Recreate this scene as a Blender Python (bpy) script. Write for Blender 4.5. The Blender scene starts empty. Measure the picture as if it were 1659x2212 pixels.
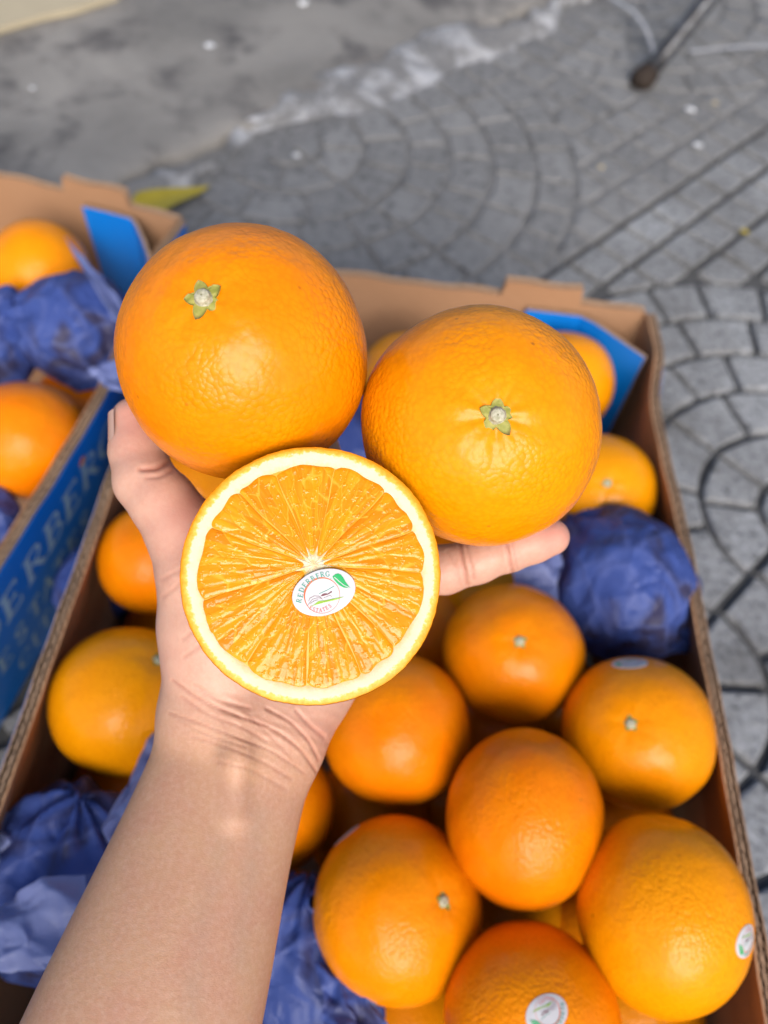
import bpy, bmesh, math, random
import numpy as np
from mathutils import Vector, Matrix

random.seed(7)
rng = np.random.default_rng(7)
SC = bpy.context.scene
COL = SC.collection

# ------------------------------------------------------------------ camera, sky, sun, exposure
CAM_H = 0.62
PITCH, ROLL = math.radians(57), math.radians(7)
F = 1661.7                                   # focal length in pixels of a 1659 x 2212 frame
fw = np.array([0, math.cos(PITCH), -math.sin(PITCH)])
_up0 = np.array([0, math.sin(PITCH), math.cos(PITCH)])
_rt0 = np.array([1.0, 0, 0])
rt = math.cos(ROLL) * _rt0 + math.sin(ROLL) * _up0
up = -math.sin(ROLL) * _rt0 + math.cos(ROLL) * _up0
CP = np.array([0, 0, CAM_H])

cam = bpy.data.cameras.new("camera")
camo = bpy.data.objects.new("camera", cam)
COL.objects.link(camo)
camo.matrix_world = Matrix(((rt[0], up[0], -fw[0], CP[0]), (rt[1], up[1], -fw[1], CP[1]),
                            (rt[2], up[2], -fw[2], CP[2]), (0, 0, 0, 1)))
cam.sensor_fit = 'VERTICAL'
cam.sensor_height = 36.0
cam.lens = 36.0 * F / 2212.0
cam.clip_start = 0.01
cam.clip_end = 2000
cam.dof.use_dof = True
cam.dof.focus_distance = 0.243
cam.dof.aperture_fstop = 7.0
SC.camera = camo

SUN = Vector((0.14, -0.79, 0.60)).normalized()
world = bpy.data.worlds.new("World")
SC.world = world
world.use_nodes = True
wn = world.node_tree
sky = wn.nodes.new('ShaderNodeTexSky')
sky.sky_type = 'NISHITA'
sky.sun_disc = False
sky.sun_elevation = math.asin(SUN.z)
sky.sun_rotation = math.atan2(SUN.x, SUN.y)
sky.dust_density = 3.0
sky.air_density = 1.0
sky.ozone_density = 0.6
bgn = [n for n in wn.nodes if n.type == 'BACKGROUND'][0]
wn.links.new(sky.outputs[0], bgn.inputs[0])
bgn.inputs[1].default_value = 0.075
sun = bpy.data.lights.new("sun", 'SUN')
sun.energy = 1.5
sun.angle = math.radians(38)
sun.color = (1.0, 0.95, 0.88)
suno = bpy.data.objects.new("sun", sun)
COL.objects.link(suno)
suno.rotation_euler = SUN.to_track_quat('Z', 'Y').to_euler()
SC.view_settings.view_transform = 'Standard'
SC.view_settings.look = 'None'
SC.view_settings.exposure = 0.92
SC.view_settings.gamma = 1.0
SC.render.engine = 'CYCLES'
SC.cycles.use_denoising = True
SC.cycles.max_bounces = 8
SC.cycles.diffuse_bounces = 1
SC.cycles.sample_clamp_indirect = 6.0


# ------------------------------------------------------------------ helpers: photo geometry
def cp(x, y, d):
    """point seen at frame position x, y at depth d (metres)"""
    return CP + d * (rt * (x - 829.5) / F + up * (1106 - y) / F + fw)


def gp(x, y, z):
    """point seen at frame position x, y lying on the level z"""
    d = rt * (x - 829.5) / F + up * (1106 - y) / F + fw
    return CP + d * ((z - CAM_H) / d[2])


def proj(P):
    q = np.atleast_2d(P) - CP
    w = q @ fw
    return 829.5 + F * (q @ rt) / w, 1106 - F * (q @ up) / w, w


# ------------------------------------------------------------------ helpers: noise
def _hash(ix, iy, iz, seed):
    h = (ix.astype(np.uint32) * np.uint32(374761393) + iy.astype(np.uint32) * np.uint32(668265263)
         + iz.astype(np.uint32) * np.uint32(2147483647) + np.uint32(seed * 144665 % 4294967291))
    h = (h ^ (h >> np.uint32(13))) * np.uint32(1274126177)
    h = h ^ (h >> np.uint32(16))
    return (h & np.uint32(0xFFFF)).astype(np.float64) / 32767.5 - 1.0


def vnoise(P, f=1.0, seed=0):
    P = np.asarray(P, float) * f + 1000.0
    i = np.floor(P).astype(np.int64)
    t = P - i
    t = t * t * t * (t * (t * 6 - 15) + 10)
    r = 0
    for a in (0, 1):
        wx = t[:, 0] if a else 1 - t[:, 0]
        for b in (0, 1):
            wy = t[:, 1] if b else 1 - t[:, 1]
            for c in (0, 1):
                wz = t[:, 2] if c else 1 - t[:, 2]
                r = r + wx * wy * wz * _hash(i[:, 0] + a, i[:, 1] + b, i[:, 2] + c, seed)
    return r


def fbm(P, f=1.0, seed=0, o=4):
    r, a = 0, 1.0
    for k in range(o):
        r = r + a * vnoise(P, f * 2 ** k, seed + k * 17)
        a *= 0.5
    return r


# ------------------------------------------------------------------ helpers: meshes and objects
def make_mesh(name, verts, faces, mat=None, smooth=True, uv=None, attrs=None):
    me = bpy.data.meshes.new(name)
    verts = np.asarray(verts, np.float32)
    if isinstance(faces, np.ndarray):
        k = faces.shape[1]
        nf = len(faces)
        me.vertices.add(len(verts))
        me.vertices.foreach_set('co', verts.ravel())
        me.loops.add(nf * k)
        me.loops.foreach_set('vertex_index', faces.astype(np.int32).ravel())
        me.polygons.add(nf)
        me.polygons.foreach_set('loop_start', np.arange(0, nf * k, k, dtype=np.int32))
        me.update(calc_edges=True)
    else:
        me.from_pydata([tuple(map(float, v)) for v in verts], [], [tuple(int(i) for i in f) for f in faces])
        me.update()
    me.polygons.foreach_set('use_smooth', np.full(len(me.polygons), smooth, dtype=bool))
    if attrs:
        for an, av in attrs.items():
            a = me.attributes.new(an, 'FLOAT', 'POINT')
            a.data.foreach_set('value', np.asarray(av, np.float32))
    if mat is not None:
        me.materials.append(mat)
    return me


def obj(name, me, parent=None, loc=None, label=None, cat=None, group=None, kind=None, color=None):
    o = bpy.data.objects.new(name, me)
    COL.objects.link(o)
    if parent is not None:
        o.parent = parent
    if loc is not None:
        o.location = tuple(map(float, loc))
    if label:
        o['label'] = label
    if cat:
        o['category'] = cat
    if group:
        o['group'] = group
    if kind:
        o['kind'] = kind
    if color is not None:
        o.color = (*color, 1.0)
    return o


class MB:
    """collects quads / polygons for one mesh"""

    def __init__(s):
        s.v, s.f = [], []

    def add(s, vs, fs):
        b = len(s.v)
        s.v += [tuple(map(float, v)) for v in vs]
        s.f += [tuple(b + i for i in f) for f in fs]

    def grid(s, G):
        """G: (n, m, 3) array"""
        G = np.asarray(G)
        n, m = G.shape[:2]
        s.add(G.reshape(-1, 3), [(i * m + j, (i + 1) * m + j, (i + 1) * m + j + 1, i * m + j + 1)
                                 for i in range(n - 1) for j in range(m - 1)])

    def tube(s, pts, rads, seg=12, cap=True):
        pts = [Vector(p) for p in pts]
        n = len(pts)
        rings = []
        ref = None
        for i, p in enumerate(pts):
            d = (pts[min(i + 1, n - 1)] - pts[max(i - 1, 0)]).normalized()
            if ref is None:
                ref = d.orthogonal().normalized()
            a = (ref - d * ref.dot(d)).normalized()
            ref = a
            b = d.cross(a)
            r = rads[i] if hasattr(rads, '__len__') else rads
            rings.append([p + r * (math.cos(2 * math.pi * k / seg) * a + math.sin(2 * math.pi * k / seg) * b)
                          for k in range(seg)])
        vs = [v for R in rings for v in R]
        fs = [(i * seg + k, i * seg + (k + 1) % seg, (i + 1) * seg + (k + 1) % seg, (i + 1) * seg + k)
              for i in range(n - 1) for k in range(seg)]
        if cap:
            fs.append(tuple(reversed(range(seg))))
            fs.append(tuple((n - 1) * seg + k for k in range(seg)))
        s.add(vs, fs)

    def mesh(s, name, mat, smooth=False):
        return make_mesh(name, s.v, s.f, mat, smooth)


_ico = {}


def ico(sub):
    if sub not in _ico:
        bm = bmesh.new()
        bmesh.ops.create_icosphere(bm, subdivisions=sub, radius=1.0)
        V = np.array([v.co[:] for v in bm.verts])
        T = np.array([[v.index for v in f.verts] for f in bm.faces])
        bm.free()
        _ico[sub] = (V / np.linalg.norm(V, axis=1)[:, None], T)
    return _ico[sub]


# ------------------------------------------------------------------ helpers: materials
class Mat:
    def __init__(s, name):
        s.m = bpy.data.materials.new(name)
        s.m.use_nodes = True
        s.nt = s.m.node_tree
        s.nt.nodes.clear()
        s.out = s.nt.nodes.new('ShaderNodeOutputMaterial')

    def n(s, t, i=None, **props):
        nd = s.nt.nodes.new('ShaderNode' + t)
        for k, v in props.items():
            setattr(nd, k, v)
        for k, v in (i or {}).items():
            sk = nd.inputs[k]
            if isinstance(v, bpy.types.NodeSocket):
                s.nt.links.new(v, sk)
            elif isinstance(v, (tuple, list)) and len(v) == 3 and sk.type == 'RGBA':
                sk.default_value = (*v, 1)
            else:
                sk.default_value = v
        return nd

    def coord(s, scale=None, which='Object'):
        c = s.n('TexCoord').outputs[which]
        if scale is not None:
            c = s.n('Mapping', {'Vector': c, 'Scale': scale}).outputs[0]
        return c

    def noise(s, co, scale, detail=4, rough=0.55, dist=0.0):
        return s.n('TexNoise', {'Vector': co, 'Scale': scale, 'Detail': detail, 'Roughness': rough,
                                'Distortion': dist}).outputs[0]

    def voro(s, co, scale, feature='F1', rnd=1.0):
        return s.n('TexVoronoi', {'Vector': co, 'Scale': scale, 'Randomness': rnd}, feature=feature).outputs['Distance']

    def ramp(s, f, *stops):
        r = s.n('ValToRGB', {0: f})
        e = r.color_ramp.elements
        while len(e) < len(stops):
            e.new(0.5)
        for k, (p, c) in enumerate(stops):
            e[k].position = p
            e[k].color = (*c, 1) if hasattr(c, '__len__') else (c, c, c, 1)
        return r.outputs[0]

    def mix(s, f, a, b, blend='MIX'):
        m = s.n('Mix', data_type='RGBA', blend_type=blend)
        for k, v in ((0, f), (6, a), (7, b)):
            sk = m.inputs[k]
            if isinstance(v, bpy.types.NodeSocket):
                s.nt.links.new(v, sk)
            elif k == 0:
                sk.default_value = v
            else:
                sk.default_value = (*v, 1)
        return m.outputs[2]

    def math(s, op, a, b=0.0, c=0.0):
        return s.n('Math', {0: a, 1: b, 2: c}, operation=op).outputs[0]

    def bump(s, h, strength=0.3, dist=0.001, normal=None):
        i = {'Height': h, 'Strength': strength, 'Distance': dist}
        if normal is not None:
            i['Normal'] = normal
        return s.n('Bump', i).outputs[0]

    def attr(s, name):
        return s.n('Attribute', attribute_name=name).outputs['Fac']

    def done(s, **i):
        names = {'color': 'Base Color', 'rough': 'Roughness', 'spec': 'Specular IOR Level', 'sss': 'Subsurface Weight',
                 'sssr': 'Subsurface Radius', 'ssss': 'Subsurface Scale', 'coat': 'Coat Weight',
                 'coatr': 'Coat Roughness', 'normal': 'Normal', 'metal': 'Metallic', 'sheen': 'Sheen Weight',
                 'alpha': 'Alpha', 'trans': 'Transmission Weight'}
        p = s.n('BsdfPrincipled', {names[k]: v for k, v in i.items()})
        s.p = p
        s.nt.links.new(p.outputs[0], s.out.inputs[0])
        return s.m


M = {}
# peel: colour from the object, lumpy oil-gland relief
m = Mat('orange_peel')
co = m.coord()
oc = m.n('ObjectInfo').outputs['Color']
big = m.noise(co, 26, 4, 0.6)
c = m.mix(m.ramp(big, (0.35, 0.0), (0.7, 1.0)), oc, m.mix(0.30, oc, (0.97, 0.42, 0.003)))
warp = m.n('VectorMath', {0: co, 1: m.n('VectorMath', {0: m.n('TexNoise', {'Vector': co, 'Scale': 160.0, 'Detail': 2}).outputs[1], 'Scale': 0.0016}, operation='SCALE').outputs[0]}, operation='ADD').outputs[0]
gl = m.voro(warp, 560, 'F1')
spk = m.voro(co, 62, 'F1')
c = m.mix(m.ramp(spk, (0.0, 0.85), (0.06, 0.0)), c, (0.25, 0.08, 0.01))
c = m.mix(m.ramp(gl, (0.30, 0.0), (0.75, 0.22)), c, m.mix(0.7, c, (0.60, 0.12, 0.0)))
lump = m.noise(co, 270, 3, 0.6)
lump2 = m.noise(co, 90, 2, 0.5)
area = m.ramp(m.noise(co, 38, 2, 0.5), (0.38, 0.15), (0.66, 1.0))
bumpy = m.math('MULTIPLY', m.math('POWER', gl, 1.6), -0.95)
hgt = m.math('ADD', m.math('MULTIPLY', m.math('ADD', bumpy, m.math('MULTIPLY', lump, 0.8)), area), m.math('MULTIPLY', lump2, 1.6))
M['peel'] = m.done(color=c, rough=0.27, spec=0.24, sss=0.06, sssr=(1.0, 0.35, 0.05), ssss=0.004,
                   normal=m.bump(hgt, 0.45, 0.0008))

m = Mat('calyx_green')
co = m.coord()
c = m.mix(m.ramp(m.noise(co, 500, 3), (0.35, 0.0), (0.7, 1.0)), (0.27, 0.28, 0.045), (0.42, 0.38, 0.09))
c = m.mix(m.ramp(m.attr('tip'), (0.85, 0.0), (1.1, 0.7)), c, (0.25, 0.16, 0.05))
M['calyx'] = m.done(color=c, rough=0.6, normal=m.bump(m.noise(co, 900, 3), 0.4, 0.0004))
m = Mat('stem_scar_pale')
co = m.coord()
c = m.mix(m.ramp(m.noise(co, 900, 3), (0.35, 0.0), (0.65, 1.0)), (0.58, 0.55, 0.43), (0.33, 0.32, 0.20))
M['scar'] = m.done(color=c, rough=0.7, normal=m.bump(m.noise(co, 1200, 3), 0.4, 0.0004))

m = Mat('orange_pith')
co = m.coord()
rad = m.n('VectorMath', {0: m.n('Mapping', {'Vector': co, 'Scale': (25, 25, 0)}).outputs[0]}, operation='LENGTH').outputs['Value']
rr = m.math('ADD', rad, m.math('MULTIPLY', m.math('SUBTRACT', m.noise(co, 620, 2, 0.7), 0.5), 0.075))
rr = m.math('ADD', rr, m.math('MULTIPLY', m.math('SUBTRACT', m.noise(co, 150, 2, 0.5), 0.5), 0.03))
c = m.ramp(rr, (0.84, (0.80, 0.60, 0.24)), (0.885, (0.74, 0.68, 0.46)), (0.935, (0.76, 0.70, 0.49)), (0.952, (0.86, 0.54, 0.07)), (0.985, (0.86, 0.36, 0.008)))
M['pith'] = m.done(color=c, rough=0.5, sss=0.2, sssr=(1, 0.8, 0.4), ssss=0.0015,
                   normal=m.bump(m.noise(co, 1300, 3, 0.7), 0.35, 0.0004))

m = Mat('orange_core')
co = m.coord()
c = m.mix(m.ramp(m.noise(co, 420, 4), (0.35, 0.0), (0.7, 1.0)), (0.80, 0.74, 0.56), (0.82, 0.56, 0.22))
M['core'] = m.done(color=c, rough=0.45, sss=0.2, ssss=0.002, normal=m.bump(m.noise(co, 700, 4, 0.7), 0.6, 0.0006))

m = Mat('orange_membrane')
co = m.coord()
c = m.mix(m.noise(co, 300, 3), (0.86, 0.38, 0.015), (0.88, 0.50, 0.06))
M['membrane'] = m.done(color=c, rough=0.3, sss=0.2, ssss=0.002)

m = Mat('orange_flesh')
co = m.coord()
ed, rn, stk = m.attr('edge'), m.attr('cell'), m.attr('streak')
c = m.mix(rn, (0.76, 0.225, 0.001), (0.87, 0.315, 0.001))
c = m.mix(m.ramp(stk, (0.50, 0.0), (1.0, 0.6)), c, (0.90, 0.40, 0.012))
c = m.mix(m.ramp(ed, (0.0, 0.8), (0.14, 0.0)), c, (0.94, 0.50, 0.05))
M['flesh'] = m.done(color=c, rough=0.08, spec=0.36, sss=0.10, sssr=(1.0, 0.4, 0.05), ssss=0.004,
                    normal=m.bump(m.ramp(m.noise(co, 520, 2, 0.5), (0.56, 0.0), (0.76, 1.0)), 0.40, 0.0005, m.bump(m.noise(co, 240, 2, 0.4), 0.22, 0.0008)))


def flat_mat(name, col, rough=0.4, spec=0.4, vary=0.08, scale=60, bump=0.0, **kw):
    m = Mat(name)
    co = m.coord()
    f = m.noise(co, scale, 4)
    c = m.mix(f, tuple(x * (1 - vary) for x in col), tuple(min(1, x * (1 + vary)) for x in col))
    if bump:
        kw['normal'] = m.bump(m.noise(co, scale * 4, 4), bump, 0.001)
    return m.done(color=c, rough=rough, spec=spec, **kw)


M['st_white'] = flat_mat('sticker_paper', (0.64, 0.64, 0.675), 0.3, vary=0.03)
M['st_red'] = flat_mat('sticker_red_ink', (0.80, 0.13, 0.03), 0.35)
M['st_pink'] = flat_mat('sticker_crimson_ink', (0.68, 0.10, 0.10), 0.35)
M['st_teal'] = flat_mat('sticker_teal_ink', (0.05, 0.33, 0.25), 0.35)
M['st_green'] = flat_mat('sticker_green_ink', (0.01, 0.42, 0.12), 0.35)
M['st_lime'] = flat_mat('sticker_lime_ink', (0.33, 0.55, 0.06), 0.35)
M['st_maroon'] = flat_mat('sticker_maroon_ink', (0.17, 0.04, 0.06), 0.35)

# cardboard
m = Mat('cardboard_brown')
co = m.coord()
fl = m.n('TexWave', {'Vector': co, 'Scale': 42.0, 'Distortion': 0.6, 'Detail': 2}, bands_direction='DIAGONAL').outputs[1]
c = m.mix(m.noise(co, 9, 5, 0.6), (0.36, 0.195, 0.105), (0.47, 0.27, 0.16))
c = m.mix(m.math('MULTIPLY', m.noise(co, 260, 3, 0.7), 0.35), c, (0.30, 0.16, 0.08))
M['card'] = m.done(color=c, rough=0.75, spec=0.2, normal=m.bump(m.math('ADD', m.math('MULTIPLY', fl, 0.4), m.noise(co, 180, 4)), 0.25, 0.0008))
m = Mat('cardboard_edge')
co = m.coord()
c = m.mix(m.noise(co, 160, 4, 0.7), (0.30, 0.19, 0.12), (0.52, 0.36, 0.25))
M['edge'] = m.done(color=c, rough=0.8, spec=0.2, normal=m.bump(m.noise(co, 400, 3), 0.5, 0.0008))


def blue_mat(name, a, b):
    m = Mat(name)
    co = m.coord()
    c = m.mix(m.noise(co, 14, 5, 0.6), a, b)
    c = m.mix(m.ramp(m.noise(co, 90, 4, 0.75), (0.66, 0.0), (0.80, 0.5)), c, (0.25, 0.35, 0.55))
    return m.done(color=c, rough=0.42, spec=0.4, normal=m.bump(m.noise(co, 120, 4), 0.15, 0.0008))


M['blue'] = blue_mat('blue_printed_board', (0.0, 0.17, 0.64), (0.002, 0.215, 0.78))
M['letter'] = flat_mat('pale_blue_ink', (0.40, 0.60, 0.84), 0.5, vary=0.35, scale=160)

# tissue
m = Mat('blue_tissue')
co = m.coord()
cl = m.ramp(m.noise(co, 24, 3, 0.5, 0.8), (0.48, 0.0), (0.60, 1.0))
c = m.mix(m.noise(co, 40, 4), (0.044, 0.080, 0.32), (0.095, 0.155, 0.50))
c = m.mix(m.math('MULTIPLY', cl, 0.8), c, (0.055, 0.040, 0.060))
wr1 = m.n('VectorMath', {0: co, 1: m.n('VectorMath', {0: m.n('TexNoise', {'Vector': co, 'Scale': 30.0, 'Detail': 2}).outputs[1], 'Scale': 0.02}, operation='SCALE').outputs[0]}, operation='ADD').outputs[0]
cr1 = m.voro(wr1, 26, 'DISTANCE_TO_EDGE')
cr2 = m.voro(wr1, 60, 'DISTANCE_TO_EDGE')
ridge = m.math('ADD', m.ramp(cr1, (0.0, 1.0), (0.22, 0.0)), m.math('MULTIPLY', m.ramp(cr2, (0.0, 1.0), (0.25, 0.0)), 0.4))
c = m.mix(m.math('MULTIPLY', m.ramp(cr1, (0.0, 1.0), (0.07, 0.0)), 0.45), c, (0.15, 0.20, 0.52))
m.done(color=c, rough=0.45, spec=0.32, normal=m.bump(m.math('ADD', ridge, m.math('MULTIPLY', m.noise(co, 90, 3, 0.5), 0.7)), 0.55, 0.003))
tr = m.n('BsdfTranslucent', {'Color': c})
mx = m.n('MixShader', {0: 0.28, 1: m.p.outputs[0], 2: tr.outputs[0]})
m.nt.links.new(mx.outputs[0], m.out.inputs[0])
M['tissue'] = m.m
m = Mat('blue_tissue_sheet')
co = m.coord()
c = m.mix(m.noise(co, 60, 4), (0.17, 0.22, 0.54), (0.30, 0.36, 0.68))
m.done(color=c, rough=0.4, spec=0.45, sheen=0.15, normal=m.bump(m.noise(co, 170, 4, 0.65), 0.4, 0.002))
tr = m.n('BsdfTranslucent', {'Color': c})
mx = m.n('MixShader', {0: 0.35, 1: m.p.outputs[0], 2: tr.outputs[0]})
m.nt.links.new(mx.outputs[0], m.out.inputs[0])
M['sheet'] = m.m

# skin
m = Mat('skin')
co = m.coord()
pk, cr, vn = m.attr('palm'), m.attr('crease'), m.attr('vein')
c = m.mix(pk, (0.575, 0.330, 0.202), (0.655, 0.385, 0.295))
c = m.mix(m.math('MULTIPLY', m.ramp(m.noise(co, 48, 5, 0.65), (0.4, 0.0), (0.68, 1.0)), 0.45), c, (0.52, 0.235, 0.175))
c = m.mix(m.math('MULTIPLY', m.ramp(m.noise(co, 520, 4, 0.7), (0.42, 0.0), (0.72, 1.0)), 0.40), c, (0.70, 0.45, 0.35))
c = m.mix(m.math('MULTIPLY', m.math('MULTIPLY', vn, m.ramp(m.noise(co, 30, 3), (0.40, 0.1), (0.62, 1.0))), 0.26), c, (0.38, 0.29, 0.22))
c = m.mix(m.math('MULTIPLY', cr, 0.62), c, (0.40, 0.13, 0.09))
tipr = m.attr('flush')
c = m.mix(m.math('MULTIPLY', tipr, 0.5), c, (0.72, 0.27, 0.22))
lines = m.voro(m.n('Mapping', {'Vector': co, 'Scale': (1.0, 1.0, 1.0)}).outputs[0], 700, 'F1')
lnc = m.n('Mapping', {'Vector': co, 'Scale': (1.0, 2.6, 1.6), 'Rotation': (0.3, 0.2, 0.35)}).outputs[0]
fine = m.voro(lnc, 620, 'DISTANCE_TO_EDGE')
nb = m.bump(m.noise(co, 200, 4, 0.6), 0.16, 0.0008, m.bump(m.ramp(fine, (0.0, 0.0), (0.18, 1.0)), 0.12, 0.0002, m.bump(lines, 0.14, 0.0003)))
M['skin'] = m.done(color=c, rough=0.46, spec=0.4, sss=0.25, sssr=(1.0, 0.36, 0.2), ssss=0.004, normal=nb)
M['nail'] = flat_mat('nail', (0.58, 0.37, 0.31), 0.3, 0.5, 0.05, 200)

# ground
m = Mat('grout_dark')
co = m.coord()
c = m.mix(m.noise(co, 35, 5, 0.7), (0.055, 0.057, 0.062), (0.135, 0.135, 0.136))
M['grout'] = m.done(color=c, rough=0.9, spec=0.2, normal=m.bump(m.noise(co, 260, 4, 0.7), 0.5, 0.002))
m = Mat('paver_stone')
co = m.coord(which='Generated')
co = m.n('NewGeometry').outputs['Position']
rnd = m.n('ObjectInfo').outputs['Random']
c = m.mix(rnd, (0.310, 0.319, 0.333), (0.440, 0.451, 0.468))
c = m.mix(m.ramp(m.noise(co, 150, 4, 0.75), (0.49, 0.0), (0.60, 0.9)), c, (0.56, 0.575, 0.61))
c = m.mix(m.ramp(m.noise(co, 118, 4, 0.75), (0.52, 0.0), (0.63, 0.85)), c, (0.085, 0.092, 0.102))
dirt = m.ramp(m.noise(co, 5.5, 5, 0.65), (0.42, 0.0), (0.68, 0.75))
c = m.mix(dirt, c, (0.135, 0.128, 0.122))
M['paver'] = m.done(color=c, rough=0.72, spec=0.35, normal=m.bump(m.math('ADD', m.noise(co, 330, 4, 0.7), m.math('MULTIPLY', m.noise(co, 60, 3), 0.6)), 0.9, 0.005))
m = Mat('worn_paver_stone')
co = m.n('NewGeometry').outputs['Position']
rnd = m.n('ObjectInfo').outputs['Random']
c = m.mix(rnd, (0.215, 0.215, 0.219), (0.300, 0.300, 0.304))
c = m.mix(m.ramp(m.noise(co, 85, 5, 0.75), (0.50, 0.0), (0.64, 0.7)), c, (0.36, 0.36, 0.368))
c = m.mix(m.ramp(m.noise(co, 62, 5, 0.75), (0.52, 0.0), (0.65, 0.65)), c, (0.065, 0.066, 0.070))
M['worn'] = m.done(color=c, rough=0.8, spec=0.3, normal=m.bump(m.noise(co, 130, 5, 0.75), 0.9, 0.006))
m = Mat('stained_concrete')
co = m.coord()
c = m.mix(m.ramp(m.noise(co, 3.2, 6, 0.6, 0.5), (0.35, 0.0), (0.68, 1.0)), (0.165, 0.158, 0.150), (0.325, 0.308, 0.288))
c = m.mix(m.ramp(m.noise(co, 11, 5, 0.65, 0.3), (0.50, 0.0), (0.66, 0.85)), c, (0.085, 0.080, 0.082))
c = m.mix(m.ramp(m.noise(co, 70, 5, 0.75), (0.45, 0.0), (0.75, 0.45)), c, (0.29, 0.28, 0.265))
c = m.mix(m.ramp(m.noise(co, 200, 4, 0.75), (0.60, 0.0), (0.72, 0.5)), c, (0.10, 0.095, 0.09))
M['concrete'] = m.done(color=c, rough=0.8, spec=0.3, normal=m.bump(m.noise(co, 90, 6, 0.7), 0.5, 0.004))
m = Mat('pale_mortar')
co = m.coord()
c = m.mix(m.ramp(m.noise(co, 13, 6, 0.7, 0.5), (0.46, 0.0), (0.60, 1.0)), (0.20, 0.20, 0.205), (0.46, 0.47, 0.50))
c = m.mix(m.ramp(m.noise(co, 95, 5, 0.75), (0.58, 0.0), (0.78, 0.5)), c, (0.50, 0.51, 0.53))
M['mortar'] = m.done(color=c, rough=0.85, spec=0.2, normal=m.bump(m.noise(co, 120, 5, 0.7), 0.7, 0.004))
M['soil'] = flat_mat('bare_ground', (0.14, 0.135, 0.13), 0.9, 0.2, 0.3, 6, 0.4)
m = Mat('painted_metal')
co = m.coord()
c = m.mix(m.ramp(m.noise(co, 60, 5, 0.7), (0.45, 0.0), (0.62, 1.0)), (0.05, 0.05, 0.056), (0.13, 0.14, 0.16))
M['rod'] = m.done(color=c, rough=0.35, spec=0.5, metal=0.4, normal=m.bump(m.noise(co, 150, 4), 0.3, 0.001))
M['rubber'] = flat_mat('rusty_foot', (0.035, 0.025, 0.02), 0.8, 0.3, 0.4, 120, 0.4)
M['strap'] = flat_mat('pale_plastic_strap', (0.50, 0.50, 0.52), 0.25, 0.5, 0.1)
M['leaf'] = flat_mat('dry_yellow_leaf', (0.42, 0.33, 0.035), 0.55, 0.3, 0.2, 90, 0.3)
M['board'] = flat_mat('pale_board', (0.50, 0.43, 0.30), 0.6, 0.3, 0.12, 25, 0.2)
M['scrap'] = flat_mat('white_scrap', (0.70, 0.72, 0.76), 0.6, 0.3, 0.08, 120, 0.3)

# ------------------------------------------------------------------ the ground
TH = math.radians(49.5)
C0 = np.array([0.4186, 0.4605])
DV = np.array([math.cos(TH), math.sin(TH)])
NV = np.array([-math.sin(TH), math.cos(TH)])


def W(d, n):
    return C0 + d * DV + n * NV


g = MB()
g.grid([[(x, y, -0.012) for y in (-500, -30, 30, 500)] for x in (-500, -30, 30, 500)])
obj('ground', g.mesh('ground', M['soil']), kind='structure')

# the joint bed the paving stones sit in
g = MB()
G = []
for d in np.linspace(-2.2, 3.0, 90):
    row = []
    for n in np.linspace(-1.6, 0.90, 46):
        x, y = W(d, n)
        row.append((x, y, 0))
    G.append(row)
G = np.array(G)
G[..., 2] = -0.0085 + 0.0012 * vnoise(G.reshape(-1, 3), 30, 3).reshape(G.shape[:2])
g.grid(G)
pav = obj('pavement', g.mesh('pavement', M['grout'], True), kind='structure')


def clip(poly, nx, ny, c):
    """keep nx*x + ny*y >= c"""
    out = []
    for i in range(len(poly)):
        a, b = poly[i], poly[(i + 1) % len(poly)]
        fa, fb = nx * a[0] + ny * a[1] - c, nx * b[0] + ny * b[1] - c
        if fa >= 0:
            out.append(a)
        if fa * fb < 0:
            t = fa / (fa - fb)
            out.append((a[0] + t * (b[0] - a[0]), a[1] + t * (b[1] - a[1])))
    return out


S_T = 0.4
stones = []     # (polygon in d, n of the tile, worn)


def tile(cd, cn, sd, sn, rings, worn, seed):
    rg = random.Random(seed)
    gap = 0.0042
    loc = []
    for k in range(len(rings) - 1):
        r0, r1 = rings[k], rings[k + 1]
        rm = 0.5 * (r0 + r1)
        ns = max(1, round(rm * math.pi / 2 / 0.066))
        cuts = [0] + [(i + rg.uniform(-0.14, 0.14)) / ns for i in range(1, ns)] + [1]
        for i in range(ns):
            a0, a1 = cuts[i] * math.pi / 2, cuts[i + 1] * math.pi / 2
            ri, ro = r0 + gap, r1 - gap
            if r0 == 0:
                ri = 0.004
            na = max(2, int((a1 - a0) * ro / 0.016))
            P = []
            for j in range(na + 1):
                a = a0 + gap / ro + (a1 - a0 - 2 * gap / ro) * j / na
                P.append((ro * math.cos(a), ro * math.sin(a)))
            if r0 == 0:
                P.append((gap, gap))
            else:
                for j in range(na, -1, -1):
                    e = min(gap / ri, (a1 - a0) * 0.4)
                    a = a0 + e + (a1 - a0 - 2 * e) * j / na
                    P.append((ri * math.cos(a), ri * math.sin(a)))
            loc.append(P)
    q = S_T / 7
    ro = rings[-1]
    for i in range(7):
        for j in range(7):
            x0, x1, y0, y1 = i * q + gap * 1.2, (i + 1) * q - gap * 1.2, j * q + gap * 1.2, (j + 1) * q - gap * 1.2
            cx, cy = (x0 + x1) / 2, (y0 + y1) / 2
            L = math.hypot(cx, cy)
            if math.hypot(x1, y1) < ro + 0.02:
                continue
            P = [(x0, y0), (x1, y0), (x1, y1), (x0, y1)]
            P = clip(P, cx / L, cy / L, ro + gap)
            if len(P) >= 3:
                ar = abs(sum(P[k][0] * P[(k + 1) % len(P)][1] - P[(k + 1) % len(P)][0] * P[k][1] for k in range(len(P)))) / 2
                if ar > 0.0004:
                    loc.append(P)
    for P in loc:
        Q = [(cd + sd * x, cn + sn * y) for x, y in P]
        if sd * sn < 0:
            Q = Q[::-1]
        stones.append((Q, worn))


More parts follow.
